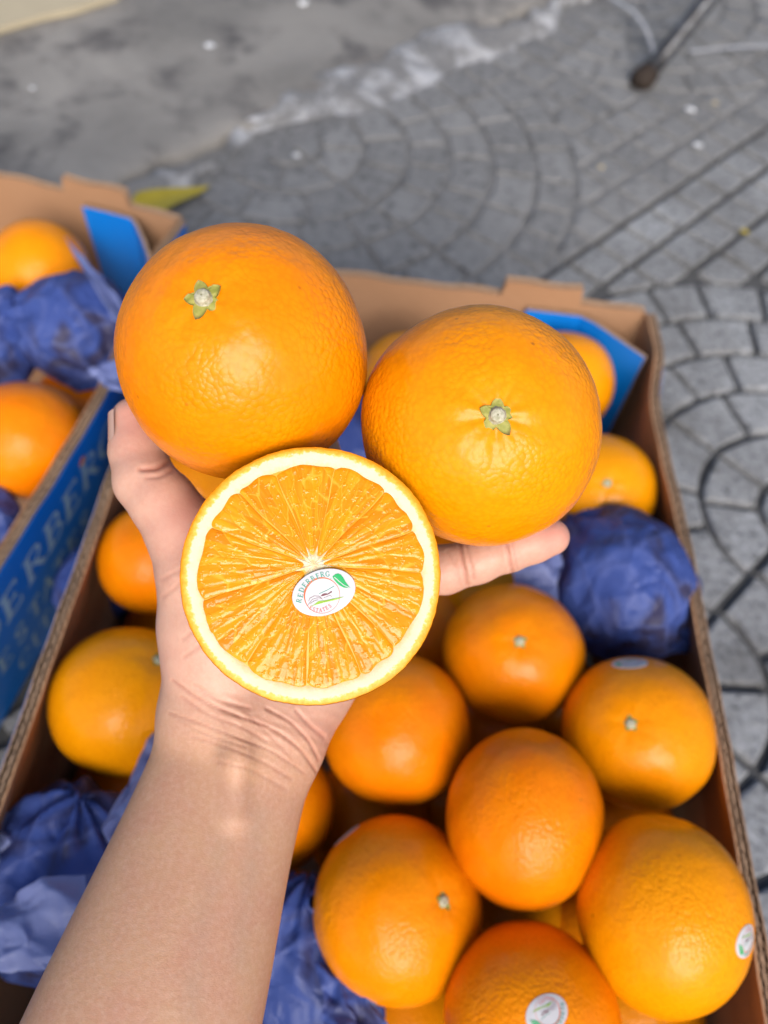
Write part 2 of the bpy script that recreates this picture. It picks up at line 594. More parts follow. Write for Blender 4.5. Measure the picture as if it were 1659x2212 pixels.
RA = [0, .044, .103, .165, .222, .281, .342]
RB = [0, .044, .103, .165, .222, .281, .342, .396]
tile(0, 0, 1, 1, RA, 0, 1)
tile(0, 0, -1, 1, RA, 0, 2)
tile(0, .8, 1, -1, RB, 1, 3)
tile(0, .8, -1, -1, RB, 1, 4)
tile(.8, 0, -1, 1, RA, 0, 5)
tile(.8, .8, -1, -1, RA, 1, 6)
tile(.8, .8, 1, -1, RA, 1, 7)
tile(.8, 0, 1, 1, RA, 0, 8)
tile(-.26, 0, -1, -1, RA, 0, 9)
tile(-.26, 0, 1, -1, RA, 0, 10)
tile(.54, 0, -1, -1, RA, 0, 11)
tile(-.8, 0, 1, 1, RA, 0, 12)
tile(-.8, .8, 1, -1, RB, 1, 13)
tile(1.6, .8, -1, -1, RA, 1, 14)


def near(P, box):
    return box[0] < P[0] < box[1] and box[2] < P[1] < box[3]


def shrink(poly, e):
    cx = sum(p[0] for p in poly) / len(poly)
    cy = sum(p[1] for p in poly) / len(poly)
    out = []
    for x, y in poly:
        L = math.hypot(x - cx, y - cy)
        k = max(0.2, (L - e) / L) if L > 1e-6 else 1
        out.append((cx + (x - cx) * k, cy + (y - cy) * k))
    return out


nst = 0
rg = random.Random(5)
for Q, worn in stones:
    P = [W(*q) for q in Q]
    c = np.mean(P, axis=0)
    px, py, dd = proj(np.array([c[0], c[1], 0.0]))
    if dd[0] < 0.2 or not (-90 < px[0] < 1750 and -110 < py[0] < 2320):
        continue
    if near(c, (-0.15, 0.175, -0.1, 0.46)) or (c[0] < -0.27 and c[1] < 0.53):
        continue
    h = rg.uniform(-0.0007, 0.0007) - (0.0022 if worn else 0)
    tx, ty = rg.uniform(-0.008, 0.008), rg.uniform(-0.008, 0.008)
    top = shrink([(p[0] - c[0], p[1] - c[1]) for p in P], 0.0028)
    mid = [(p[0] - c[0], p[1] - c[1]) for p in P]
    jit = [(rg.uniform(-.0009, .0009), rg.uniform(-.0009, .0009)) for _ in mid]
    n = len(mid)
    V = [(x, y, h + x * tx + y * ty) for x, y in top]
    V += [(x + j[0], y + j[1], h - 0.0016 + x * tx + y * ty) for (x, y), j in zip(mid, jit)]
    V += [(x + j[0], y + j[1], -0.012) for (x, y), j in zip(mid, jit)]
    Fs = [tuple(range(n))]
    for k in range(n):
        k2 = (k + 1) % n
        Fs.append((k, n + k, n + k2, k2))
        Fs.append((n + k, 2 * n + k, 2 * n + k2, n + k2))
    me = make_mesh('paving_stone', V, Fs, M['worn'] if worn else M['paver'], False)
    obj('paving_stone', me, pav, (c[0], c[1], 0))
    nst += 1
print('stones', nst)

# packed dust that fills most joints of the worn paving
g = MB()
G = np.array([[(*W(d, n), 0.0) for n in np.linspace(0.405, 0.90, 90)] for d in np.linspace(-0.9, 1.9, 420)])
fl = G.reshape(-1, 3)
dd_ = (fl[:, :2] - C0) @ DV
zf = -0.0066 + 0.0020 * fbm(fl, 6, 61, 3) + 0.0012 * vnoise(fl, 60, 62) + 0.0014 * np.clip(0.15 - dd_, -0.5, 0.8)
G[..., 2] = np.clip(zf, -0.0068, -0.0008).reshape(G.shape[:2])
G[:, 0, 2] = -0.0075
g.grid(G)
obj('packed_dust', g.mesh('packed_dust', M['worn'], True), kind='structure')

# concrete slab beyond the paving, with a broken edge, and the pale mortar along it
g = MB()
ds = np.linspace(-3.0, 4.0, 420)
edge = 0.862 + 0.020 * vnoise(np.c_[ds, 0 * ds, 0 * ds], 5, 1) + 0.012 * vnoise(np.c_[ds, 0 * ds, 0 * ds], 19, 2) + 0.006 * vnoise(np.c_[ds, 0 * ds, 0 * ds], 55, 9)
rows = [(0.0, -0.012), (0.0, 0.004), (0.006, 0.0075), (0.03, 0.009), (0.08, 0.009), (0.16, 0.009), (0.3, 0.009), (0.5, 0.009), (0.8, 0.009), (1.4, 0.009), (6.0, 0.009)]
G = np.array([[(*W(d, e + o), z) for o, z in rows] for d, e in zip(ds, edge)])
zz = 0.0022 * fbm(G.reshape(-1, 3) * [1, 1, 0], 7, 4, 3).reshape(G.shape[:2])
G[:, 1:, 2] += zz[:, 1:]
g.grid(G[:, ::-1])
obj('concrete_slab', g.mesh('concrete_slab', M['concrete'], True), kind='structure')

g = MB()
ds = np.linspace(-1.6, 2.4, 500)
z0 = 0 * ds
lo = 0.800 + 0.050 * vnoise(np.c_[ds, z0, z0], 6, 21) + 0.010 * vnoise(np.c_[ds, z0, z0], 30, 22)
hi = 0.862 + 0.050 * vnoise(np.c_[ds, z0, z0], 8, 23) + 0.012 * vnoise(np.c_[ds, z0, z0], 34, 24)
G = []
for d, a, b in zip(ds, lo, hi):
    G.append([(*W(d, a + (b - a) * t), -0.005 + 0.0155 * math.sin(math.pi * min(1, t * 1.25) * 0.5) - 0.012 * max(0, t - 0.93) / 0.07)
              for t in np.linspace(0, 1, 14)])
G = np.array(G)
G[:, 1:-1, 2] += 0.0030 * fbm(G[:, 1:-1].reshape(-1, 3) * [1, 1, 0], 26, 8, 4).reshape(G.shape[0], 12)
g.grid(G[:, ::-1])
obj('mortar_strip', g.mesh('mortar_strip', M['mortar'], True), kind='structure')

# ------------------------------------------------------------------ lettering (serif glyphs from strokes)
def _arc(cx, cy, rx, ry, a0, a1, n=9):
    return [(cx + rx * math.cos(math.radians(a0 + (a1 - a0) * k / (n - 1))),
             cy + ry * math.sin(math.radians(a0 + (a1 - a0) * k / (n - 1)))) for k in range(n)]


TK, TN, SF = 0.17, 0.10, 0.065
GLYPH = {
    'R': (0.74, [([(.16, 0), (.16, 1)], TK), ([(.16, .97), (.40, .97)] + _arc(.40, .745, .20, .225, 90, -90) + [(.16, .52)], TN),
                 ([(.36, .52), (.70, .02)], TK * .85), ([(0, .03), (.32, .03)], SF), ([(0, .97), (.2, .97)], SF), ([(.6, .03), (.8, .03)], SF)]),
    'E': (0.64, [([(.16, 0), (.16, 1)], TK), ([(0, .965), (.58, .965)], TN), ([(.16, .52), (.46, .52)], TN), ([(0, .035), (.62, .035)], TN),
                 ([(.57, .97), (.57, .80)], SF), ([(.61, .03), (.61, .22)], SF), ([(.46, .62), (.46, .42)], SF)]),
    'D': (0.80, [([(.16, 0), (.16, 1)], TK), ([(0, .965), (.36, .965)] + _arc(.36, .5, .36, .465, 90, -90) + [(0, .035)], TN),
                 (_arc(.36, .5, .36, .42, 40, -40), TK)]),
    'B': (0.70, [([(.16, 0), (.16, 1)], TK), ([(0, .965), (.36, .965)] + _arc(.36, .75, .20, .215, 90, -90) + [(.16, .53)], TN),
                 ([(.16, .53), (.38, .53)] + _arc(.38, .283, .24, .247, 90, -90) + [(0, .035)], TN)]),
    'G': (0.82, [(_arc(.44, .5, .36, .47, 50, 310, 15), TN), (_arc(.44, .5, .36, .42, 140, 220), TK), ([(.67, .42), (.67, .12)], TK), ([(.54, .42), (.80, .42)], SF), ([(.68, .86), (.68, .68)], SF)]),
    'S': (0.56, [(_arc(.28, .735, .20, .235, 30, 270, 9) + _arc(.28, .265, .21, .235, 90, -150, 9), TN * 1.4), ([(.47, .98), (.47, .76)], SF), ([(.07, .02), (.07, .24)], SF)]),
    'T': (0.66, [([(.33, 0), (.33, 1)], TK), ([(.02, .965), (.64, .965)], TN), ([(.04, .98), (.04, .78)], SF), ([(.62, .98), (.62, .78)], SF), ([(.18, .03), (.48, .03)], SF)]),
    'A': (0.76, [([(.08, 0), (.38, 1)], TN), ([(.36, 1), (.68, 0)], TK), ([(.18, .34), (.56, .34)], TN * .8), ([(-.02, .03), (.2, .03)], SF), ([(.56, .03), (.8, .03)], SF)]),
    'C': (0.76, [(_arc(.42, .5, .36, .47, 45, 315, 15), TN), (_arc(.42, .5, .35, .42, 140, 220), TK), ([(.67, .9), (.67, .68)], SF)]),
    'I': (0.34, [([(.16, 0), (.16, 1)], TK), ([(0, .97), (.32, .97)], SF), ([(0, .03), (.32, .03)], SF)]),
    'U': (0.78, [([(.16, 1), (.16, .35)] + _arc(.38, .33, .22, .30, 180, 360) + [(.60, 1)], TN * 1.3), ([(.16, 1), (.16, .35)], TK), ([(0, .97), (.3, .97)], SF), ([(.48, .97), (.72, .97)], SF)]),
    '.': (0.25, [([(.05, .05), (.2, .05)], .14)]),
}


def strokes_to(mb, mapf, lines, w_scale=1.0, lift0=0.0, sub=None):
    """each stroke a ribbon of quads, every ribbon a hair above the last"""
    for k, (pts, w) in enumerate(lines):
        P = [np.array(p, float) for p in pts]
        if sub:
            Q = [P[0]]
            for a, b in zip(P[:-1], P[1:]):
                ns = max(1, int(np.linalg.norm(b - a) / sub))
                Q += [a + (b - a) * (j + 1) / ns for j in range(ns)]
            P = Q
        n = len(P)
        row = []
        for i in range(n):
            d = P[min(i + 1, n - 1)] - P[max(i - 1, 0)]
            d = d / (np.linalg.norm(d) + 1e-9)
            nn = np.array([-d[1], d[0]]) * w * w_scale * 0.5
            row.append([mapf(*(P[i] + nn), lift0 + 3e-6 * k), mapf(*(P[i] - nn), lift0 + 3e-6 * k)])
        mb.grid(np.array(row))


def glyph_to(mb, ch, mapf, cx, cy, h, ang, lift0=0.0):
    """glyph centred at cx, cy, cap height h, turned by ang"""
    w, lines = GLYPH[ch]
    ca, sa = math.cos(ang), math.sin(ang)

    def mm(x, y, l):
        X, Y = (x - w / 2) * h, (y - 0.5) * h
        return mapf(cx + X * ca - Y * sa, cy + X * sa + Y * ca, l)
    strokes_to(mb, mm, lines, 1.0, lift0)


# ------------------------------------------------------------------ the oval fruit sticker
def sticker(parent, mapf, hero=False):
    """mapf(x, y, lift) takes image-like coordinates, unit = half the long axis"""
    def q(x, y):
        return ((x - 825) / 610.0, (768 - y) / 610.0)

    def mq(x, y, l):
        return mapf(x, y, l)
    b = MB()
    ta = math.radians(17)
    rows = []
    for k in range(6):
        rr = max(k / 5.0, 0.001)
        rows.append([])
        for j in range(49):
            a = 2 * math.pi * j / 48
            X, Y = rr * math.cos(a), rr * 0.705 * math.sin(a)
            rows[-1].append(mapf(X * math.cos(ta) - Y * math.sin(ta), X * math.sin(ta) + Y * math.cos(ta), 0.0 if k < 5 else -0.00006))
    b.grid(np.array(rows))
    # a thin edge down to the fruit
    b.grid(np.array([rows[-1], [mapf(((1.0) * math.cos(2 * math.pi * j / 48)) * math.cos(ta) - 0.705 * math.sin(2 * math.pi * j / 48) * math.sin(ta),
                                     math.cos(2 * math.pi * j / 48) * math.sin(ta) + 0.705 * math.sin(2 * math.pi * j / 48) * math.cos(ta), -0.0005) for j in range(49)]]))
    so = obj('sticker', b.mesh('sticker', M['st_white'], True), parent)
    L = 0.00005
    # ring
    b = MB()
    cx, cy, R0 = 787, 823, 342
    row = []
    for j in range(73):
        a = 2 * math.pi * j / 72
        t = 0.5 + 0.5 * math.cos(a - math.radians(135))
        w = 7 + 28 * t ** 2.2
        row.append([mq(*q(cx + R0 * math.cos(a), cy - R0 * math.sin(a)), L), mq(*q(cx + (R0 - w) * math.cos(a), cy - (R0 - w) * math.sin(a)), L)])
    b.grid(np.array(row))
    obj('ring', b.mesh('ring', M['st_red']), so)
    # upper word
    b = MB()
    pos = [(357, 925), (383, 828), (407, 722), (462, 634), (528, 563), (612, 505), (706, 462), (792, 432), (892, 422)]
    for k, ch in enumerate('REDERBERG'):
        a = pos[max(k - 1, 0)]
        c = pos[min(k + 1, 8)]
        glyph_to(b, ch, mq, *q(*pos[k]), 100 / 610, math.atan2(-(c[1] - a[1]), c[0] - a[0]), 2 * L)
    glyph_to(b, '.', mq, *q(962, 470), 80 / 610, -0.2, 2 * L)
    obj('lettering', b.mesh('lettering', M['st_teal']), so)
    # lower word
    b = MB()
    pos = [(583, 1058), (640, 1086), (700, 1102), (762, 1104), (826, 1088), (882, 1060), (940, 1022)]
    for k, ch in enumerate('ESTATES'):
        a = pos[max(k - 1, 0)]
        c = pos[min(k + 1, 6)]
        glyph_to(b, ch, mq, *q(*pos[k]), 72 / 610, math.atan2(-(c[1] - a[1]), c[0] - a[0]), 2 * L)
    obj('lettering', b.mesh('lettering', M['st_pink']), so)

    def poly(name, mat, pts, l, par=so):
        b = MB()
        b.add([mq(*q(*p), l) for p in pts], [tuple(range(len(pts)))])
        return obj(name, b.mesh(name, mat), par)
    poly('leaf_mark', M['st_green'], [(985, 470), (1040, 425), (1090, 412), (1140, 430), (1190, 490), (1240, 580), (1325, 688), (1200, 678), (1110, 632), (1050, 570), (1005, 515)], 3 * L)
    b = MB()
    strokes_to(b, mq, [([q(1020, 480), q(1110, 560), q(1200, 632), q(1310, 682)], 14 / 610)], 1, 4 * L)
    obj('leaf_vein', b.mesh('leaf_vein', M['st_white']), so)
    poly('field_mark', M['st_lime'], [(545, 1045), (640, 1000), (720, 935), (900, 910), (1100, 868), (1215, 848), (1100, 895), (1000, 925), (820, 962), (650, 1010)], 3 * L)
    poly('roof_mark', M['st_maroon'], [(760, 842), (800, 800), (840, 788), (900, 792), (965, 742), (985, 762), (900, 812), (800, 840)], 3 * L)
    b = MB()
    strokes_to(b, mq, [([q(730, 797), q(880, 730), q(1020, 650)], 11 / 610)], 1, 3 * L)
    obj('sky_mark', b.mesh('sky_mark', M['st_teal']), so)
    b = MB()
    strokes_to(b, mq, [([q(540, 935), q(560, 880), q(640, 835), q(740, 842), q(800, 905)], 8 / 610),
                       ([q(515, 1025), q(560, 960), q(610, 900), q(700, 872), q(790, 880)], 7 / 610),
                       ([q(560, 985), q(640, 930), q(720, 905)], 7 / 610),
                       ([q(820, 870), q(880, 850), q(940, 825), q(975, 850)], 7 / 610)], 1, 3 * L)
    obj('hill_mark', b.mesh('hill_mark', M['st_maroon']), so)
    return so


# ------------------------------------------------------------------ crates
def interp_path(path, step=0.006):
    path = np.array(path, float)
    s = np.r_[0, np.cumsum(np.linalg.norm(np.diff(path, axis=0), axis=1))]
    t = np.linspace(0, s[-1], int(s[-1] / step) + 1)
    # smooth (Catmull-like) by averaging a fine linear interpolation
    x, y = np.interp(t, s, path[:, 0]), np.interp(t, s, path[:, 1])
    for _ in range(6):
        x[1:-1] = 0.25 * x[:-2] + 0.5 * x[1:-1] + 0.25 * x[2:]
        y[1:-1] = 0.25 * y[:-2] + 0.5 * y[1:-1] + 0.25 * y[2:]
    return np.c_[x, y], t


def bulge_at(z, zref, u, amount):
    """how far the fruit pushes a wall out at height z, u = 0..1 along it"""
    k = min(max(z / zref, 0.0), 1.0)
    return amount * math.sin(math.pi * k ** 1.6) * math.sqrt(max(0.0, math.sin(math.pi * min(max(u, 0), 1))))


def strip(P, Nn, t, base, o0, o1, zlo, zhi, shift, mat, name, parent, wave=None, zref=0.2, bulge=0.0, rows=8):
    """solid strip of board between offsets o0 and o1 from the inner face"""
    b = MB()
    ring = []
    if not bulge:
        rows = 2
    for i in range(len(P)):
        zt = zhi(t[i]) if callable(zhi) else zhi
        w = wave(t[i]) if wave else 0.0
        inn, out = [], []
        for z in np.linspace(zlo, zt, rows):
            e = bulge_at(z, zref, t[i] / t[-1], bulge) if bulge else 0.0
            sh = np.array(shift) * (1 - z / zref) - np.array(base)
            a = P[i] + Nn[i] * (o0 + w + e) + sh
            c = P[i] + Nn[i] * (o1 + w + e) + sh
            inn.append((a[0], a[1], z))
            out.append((c[0], c[1], z))
        ring.append(inn + out[::-1])
    R = np.array(ring)
    n = 2 * rows
    for k in range(n):
        b.grid(np.stack([R[:, k], R[:, (k + 1) % n]], axis=1))
    b.add(R[0], [tuple(range(n))])
    b.add(R[-1], [tuple(range(n))[::-1]])
    return obj(name, b.mesh(name, mat), parent)


def crate_wall(parent, base, path, side, zr, shift=(0, 0), name='side_wall', tab=None, step=0.006, bulge=0.0):
    P, t = interp_path(path, step)
    if tab:
        extra = np.array([tab[0] - 0.0012, tab[0] + 0.0012, tab[1] - 0.0012, tab[1] + 0.0012])
        tt = np.sort(np.r_[t, extra])
        P = np.c_[np.interp(tt, t, P[:, 0]), np.interp(tt, t, P[:, 1])]
        t = tt
    d = np.gradient(P, axis=0)
    d /= np.linalg.norm(d, axis=1)[:, None]
    Nn = np.c_[d[:, 1], -d[:, 0]] * side          # outward
    wob = lambda s: 0.0008 * math.sin(s * 61) + 0.0006 * math.sin(s * 143 + 1)

    def zh(s):
        z = zr + wob(s)
        if tab and tab[0] <= s <= tab[1]:
            z += 0.0145
        return z
    wall = strip(P, Nn, t, base, 0.0, 0.0013, 0.002, zh, shift, M['card'], name, parent, zref=zr, bulge=bulge)
    mid = strip(P, Nn, t, base, 0.0036, 0.0044, 0.003, lambda s: zh(s) - 0.0006, shift, M['edge'], 'middle_liner', wall, zref=zr, bulge=bulge)
    out = strip(P, Nn, t, base, 0.0079, 0.0084, 0.002, lambda s: zh(s) - 0.0045, shift, M['blue'], 'outer_liner', wall, zref=zr, bulge=bulge)
    strip(P, Nn, t, base, 0.0069, 0.0077, 0.003, zh, shift, M['edge'], 'backing_sheet', wall, zref=zr, bulge=bulge)
    # the two corrugated layers between the sheets
    tf = np.arange(t[0], t[-1], 0.0009)
    Pf = np.c_[np.interp(tf, t, P[:, 0]), np.interp(tf, t, P[:, 1])]
    Nf = np.c_[np.interp(tf, t, Nn[:, 0]), np.interp(tf, t, Nn[:, 1])]
    for o, am, per in ((0.00245, 0.00085, 0.0074), (0.0057, 0.00095, 0.0086)):
        strip(Pf, Nf, tf, base, o - 0.00022, o + 0.00022, zr - 0.03, lambda s: zh(s) - 0.0009, shift, M['edge'], 'corrugation', wall,
              wave=lambda s: am * math.sin(2 * math.pi * s / per), zref=zr, bulge=bulge, rows=3)
    return wall, out


def corner_flap(parent, base, pts, ztop, zbot):
    b = MB()
    P = np.array(pts, float)
    n = len(P)
    d = np.gradient(P, axis=0)
    d /= np.linalg.norm(d, axis=1)[:, None]
    Nn = np.c_[-d[:, 1], d[:, 0]]
    R = []
    for i in range(n):
        a, c = P[i] - Nn[i] * 0.0014, P[i] + Nn[i] * 0.0014
        zt, zb = ztop[i], zbot[i]
        R.append([(a[0] - base[0], a[1] - base[1], zb), (a[0] - base[0], a[1] - base[1], zt), (c[0] - base[0], c[1] - base[1], zt), (c[0] - base[0], c[1] - base[1], zb)])
    R = np.array(R)
    me_b, me_e = MB(), MB()
    me_b.grid(np.stack([R[:, 0], R[:, 1]], axis=1))
    me_b.grid(np.stack([R[:, 2], R[:, 3]], axis=1))
    me_e.grid(np.stack([R[:, 1], R[:, 2]], axis=1))
    me_e.grid(np.stack([R[:, 3], R[:, 0]], axis=1))
    me_e.add(R[0], [(0, 1, 2, 3)])
    me_e.add(R[-1], [(3, 2, 1, 0)])
    f = obj('corner_flap', me_b.mesh('corner_flap', M['blue']), parent)
    obj('cut_edge', me_e.mesh('cut_edge', M['edge']), f)
    return f


# main crate
base = np.array([0.012, 0.2])
crate = obj('fruit_crate', None, loc=(base[0], base[1], 0.0), label='open brown cardboard crate of oranges below the hand, nearest to the viewer', cat='crate', group='cardboard fruit crates')
ZR = 0.20
rightp = [(0.190, 0.4935), (0.194, 0.450), (0.1845, 0.400), (0.1865, 0.360), (0.193, 0.302), (0.199, 0.191), (0.203, 0.113), (0.2065, 0.018), (0.207, -0.105)]
leftp = [(-0.1745, 0.4935), (-0.1755, 0.40), (-0.1745, 0.271), (-0.1740, 0.18), (-0.1735, 0.092), (-0.173, -0.105)]
crate_wall(crate, base, rightp, -1, ZR, (0, 0), bulge=0.014)
crate_wall(crate, base, leftp, 1, ZR, (0, 0), bulge=0.014)
crate_wall(crate, base, [(-0.1745, 0.4935), (0.0, 0.4930), (0.190, 0.4935)], -1, ZR, (0, 0), 'back_wall', tab=(0.248, 0.310))
crate_wall(crate, base, [(-0.173, -0.105), (0.207, -0.105)], 1, ZR, (0, 0), 'front_wall')
b = MB()
b.add([(x - base[0], y - base[1], z) for z in (0.002, 0.007) for x, y in ((-0.170, -0.10), (0.186, -0.10), (0.186, 0.492), (-0.170, 0.492))],
      [(0, 3, 2, 1), (4, 5, 6, 7), (0, 1, 5, 4), (1, 2, 6, 5), (2, 3, 7, 6), (3, 0, 4, 7)])
obj('bottom', b.mesh('bottom', M['card']), crate)
corner_flap(crate, base, [(0.0945, 0.4885), (0.118, 0.4880), (0.139, 0.4865), (0.150, 0.4785), (0.170, 0.4610), (0.187, 0.4460)],
            [0.194, 0.1945, 0.1955, 0.197, 0.1975, 0.198], [0.06] * 6)
corner_flap(crate, base, [(-0.171, 0.446), (-0.154, 0.461), (-0.134, 0.4785), (-0.123, 0.4865), (-0.1, 0.4880), (-0.078, 0.4885)],
            [0.198, 0.1975, 0.197, 0.1955, 0.1945, 0.194], [0.06] * 6)

# left crate
base2 = np.array([-0.39, 0.30])
crate2 = obj('fruit_crate', None, loc=(base2[0], base2[1], 0.0), label='blue printed crate at the left edge, turned askew with pale lettering on its side', cat='crate', group='cardboard fruit crates')
ZL = 0.18
wp = np.array([(-0.203, 0.565), (-0.2135, 0.515), (-0.2120, 0.43), (-0.2130, 0.351), (-0.236, 0.203), (-0.270, 0.0), (-0.275, -0.03)])
wp_in = wp.copy()
wp_in[:, 0] -= 0.0084
SH = -0.036
w2, out2 = crate_wall(crate2, base2, wp_in, -1, ZL, (SH, 0))
eb = np.array([0.985, -0.1736])
K2 = np.array([-0.2109, 0.563])
crate_wall(crate2, base2, [K2 - eb * 0.375, K2 - eb * 0.18, K2], -1, ZL, (0, 0), 'back_wall', tab=(0.233 + 0.034, 0.294 + 0.034))
er = np.array([0.1736, 0.985])
crate_wall(crate2, base2, [K2 - eb * 0.375, K2 - eb * 0.375 - er * 0.6], 1, ZL, (0.01, 0))
crate_wall(crate2, base2, [K2 - eb * 0.375 - er * 0.6, wp_in[-1]], 1, ZL, (0, 0), 'front_wall')
b = MB()
cs = [K2 - eb * 0.37 - er * 0.005, K2 - eb * 0.37 - er * 0.59, np.array(wp_in[-1]) + (-0.04, 0.01), K2 + (-0.042, -0.01)]
b.add([(x - base2[0], y - base2[1], z) for z in (0.002, 0.007) for x, y in cs],
      [(0, 3, 2, 1), (4, 5, 6, 7), (0, 1, 5, 4), (1, 2, 6, 5), (2, 3, 7, 6), (3, 0, 4, 7)])
obj('bottom', b.mesh('bottom', M['card']), crate2)
corner_flap(crate2, base2, [(-0.298, 0.5695), (-0.275, 0.5660), (-0.252, 0.5610), (-0.245, 0.5530), (-0.233, 0.533), (-0.2245, 0.5165)],
            [0.178, 0.178, 0.178, 0.178, 0.1775, 0.177], [0.05] * 6)

# pale printed words on the outside of the left crate
wP, wt = interp_path(wp, 0.006)


def wall_map(y, z, l):
    x = np.interp(y, wP[::-1, 1], wP[::-1, 0]) + SH * (1 - z / ZL)
    return (x + 0.0004 + l - base2[0], y - base2[1], z)


for word, ys, zc, h in (('REDERBERG', [.122, .150, .180, .209, .240, .268, .294, .323, .353], 0.131, 0.036),
                        ('ESTATES', [.186, .208, .229, .248, .267, .288, .308], 0.077, 0.025),
                        ('CITRUS', [.204, .2195, .236, .256, .277, .296], 0.036, 0.022)):
    b = MB()
    for ch, y in zip(word, ys):
        w, lines = GLYPH[ch]
        strokes_to(b, lambda x, yy, l: wall_map(y + (x - w / 2) * h * 0.95, zc + (yy - 0.5) * h, l), lines, 1.0, 0.00005, sub=0.3)
    obj('lettering', b.mesh('lettering', M['letter']), w2)


# ------------------------------------------------------------------ oranges
R0 = 0.042


def orange_r(D, seed, ridges):
    """radius factor of an orange along unit directions, stem at +Z"""
    rho = np.arccos(np.clip(D[:, 2], -1, 1))
    ph = np.arctan2(D[:, 1], D[:, 0])
    r = 1 - 0.040 * np.exp(-(rho / 0.20) ** 2) - 0.018 * np.exp(-((math.pi - rho) / 0.16) ** 2)
    r += ridges * np.exp(-(rho / 0.42) ** 2) * (1 - np.exp(-(rho / 0.12) ** 2)) * (np.cos(5 * ph + seed) + 0.6 * np.cos(9 * ph + 2 * seed))
    r += 0.019 * vnoise(D, 1.4, seed) + 0.006 * vnoise(D, 3.1, seed + 3) + 0.0022 * vnoise(D, 11, seed + 5)
    return r


ORM = {}


def orange_mesh(seed, sub, ridges):
    k = (seed, sub, ridges)
    if k not in ORM:
        V, T = ico(sub)
        r = orange_r(V, seed, ridges)
        if sub >= 7:
            r = r + 0.0011 * vnoise(V, 34, seed + 8) + 0.0007 * vnoise(V, 70, seed + 9)
        ORM[k] = make_mesh('orange', V * r[:, None] * R0, T, M['peel'])
    return ORM[k]


def calyx_mesh(seed):
    rg = random.Random(seed)
    lob = [rg.uniform(0.75, 1.25) for _ in range(5)]
    V, Fc, tip = [], [], []
    n = 60
    for lay in (0, 1):
        for ring in range(5):
            for j in range(n):
                a = 2 * math.pi * j / n
                u = (a * 5 / (2 * math.pi)) % 1.0
                k = int(a * 5 / (2 * math.pi)) % 5
                ro = 0.0034 + 0.0030 * lob[k] * (1 - abs(u * 2 - 1)) ** 0.95
                f = ring / 4
                rr = 0.0004 + (ro - 0.0004) * f
                z = 0.0011 - 0.75 * rr * rr / 0.042 - 0.0002 * f + 0.0007 * f * math.sin(k * 2.1 + seed) * (ro > 0.0045) - lay * 0.0006
                V.append((rr * math.cos(a + 0.1 * f), rr * math.sin(a + 0.1 * f), z))
                tip.append(rr / 0.0062)
    for lay in (0, 1):
        for ring in range(4):
            for j in range(n):
                q = [lay * 5 * n + ring * n + j, lay * 5 * n + ring * n + (j + 1) % n, lay * 5 * n + (ring + 1) * n + (j + 1) % n, lay * 5 * n + (ring + 1) * n + j]
                Fc.append(q if lay else q[::-1])
    for j in range(n):
        Fc.append([4 * n + j, 4 * n + (j + 1) % n, 5 * n + 4 * n + (j + 1) % n, 5 * n + 4 * n + j])
    Fc.append([j for j in range(n)])
    return make_mesh('calyx', V, Fc, M['calyx'], True, attrs={'tip': tip})


def scar_mesh(seed):
    rg = random.Random(seed)
    b = MB()
    prof = [(0.0029, 0.0006), (0.0026, 0.0012), (0.0022, 0.0017), (0.0023, 0.0021), (0.0019, 0.0026), (0.0010, 0.0028), (0.0002, 0.0027)]
    G = []
    for r, z in prof:
        G.append([(r * math.cos(2 * math.pi * j / 20) * (1 + 0.06 * math.sin(3 * j + seed)), r * math.sin(2 * math.pi * j / 20), z) for j in range(21)])
    b.grid(np.array(G)[::-1])
    return b.mesh('stem_scar', M['scar'], True)


CAL = [calyx_mesh(k) for k in range(3)]
SCR = [scar_mesh(k) for k in range(2)]


def frame_to(axis, twist=0.0):
    z = Vector(axis).normalized()
    x = z.orthogonal().normalized()
    y = z.cross(x)
    Rm = Matrix((x, y, z)).transposed()
    return Rm @ Matrix.Rotation(twist, 3, 'Z')


def cam_dir(nx, ny, nz=None):
    """direction given right / up / towards the viewer"""
    if nz is None:
        nz = math.sqrt(max(0.0, 1 - nx * nx - ny * ny))
    v = nx * rt + ny * up - nz * fw
    return v / np.linalg.norm(v)


PLACED = []


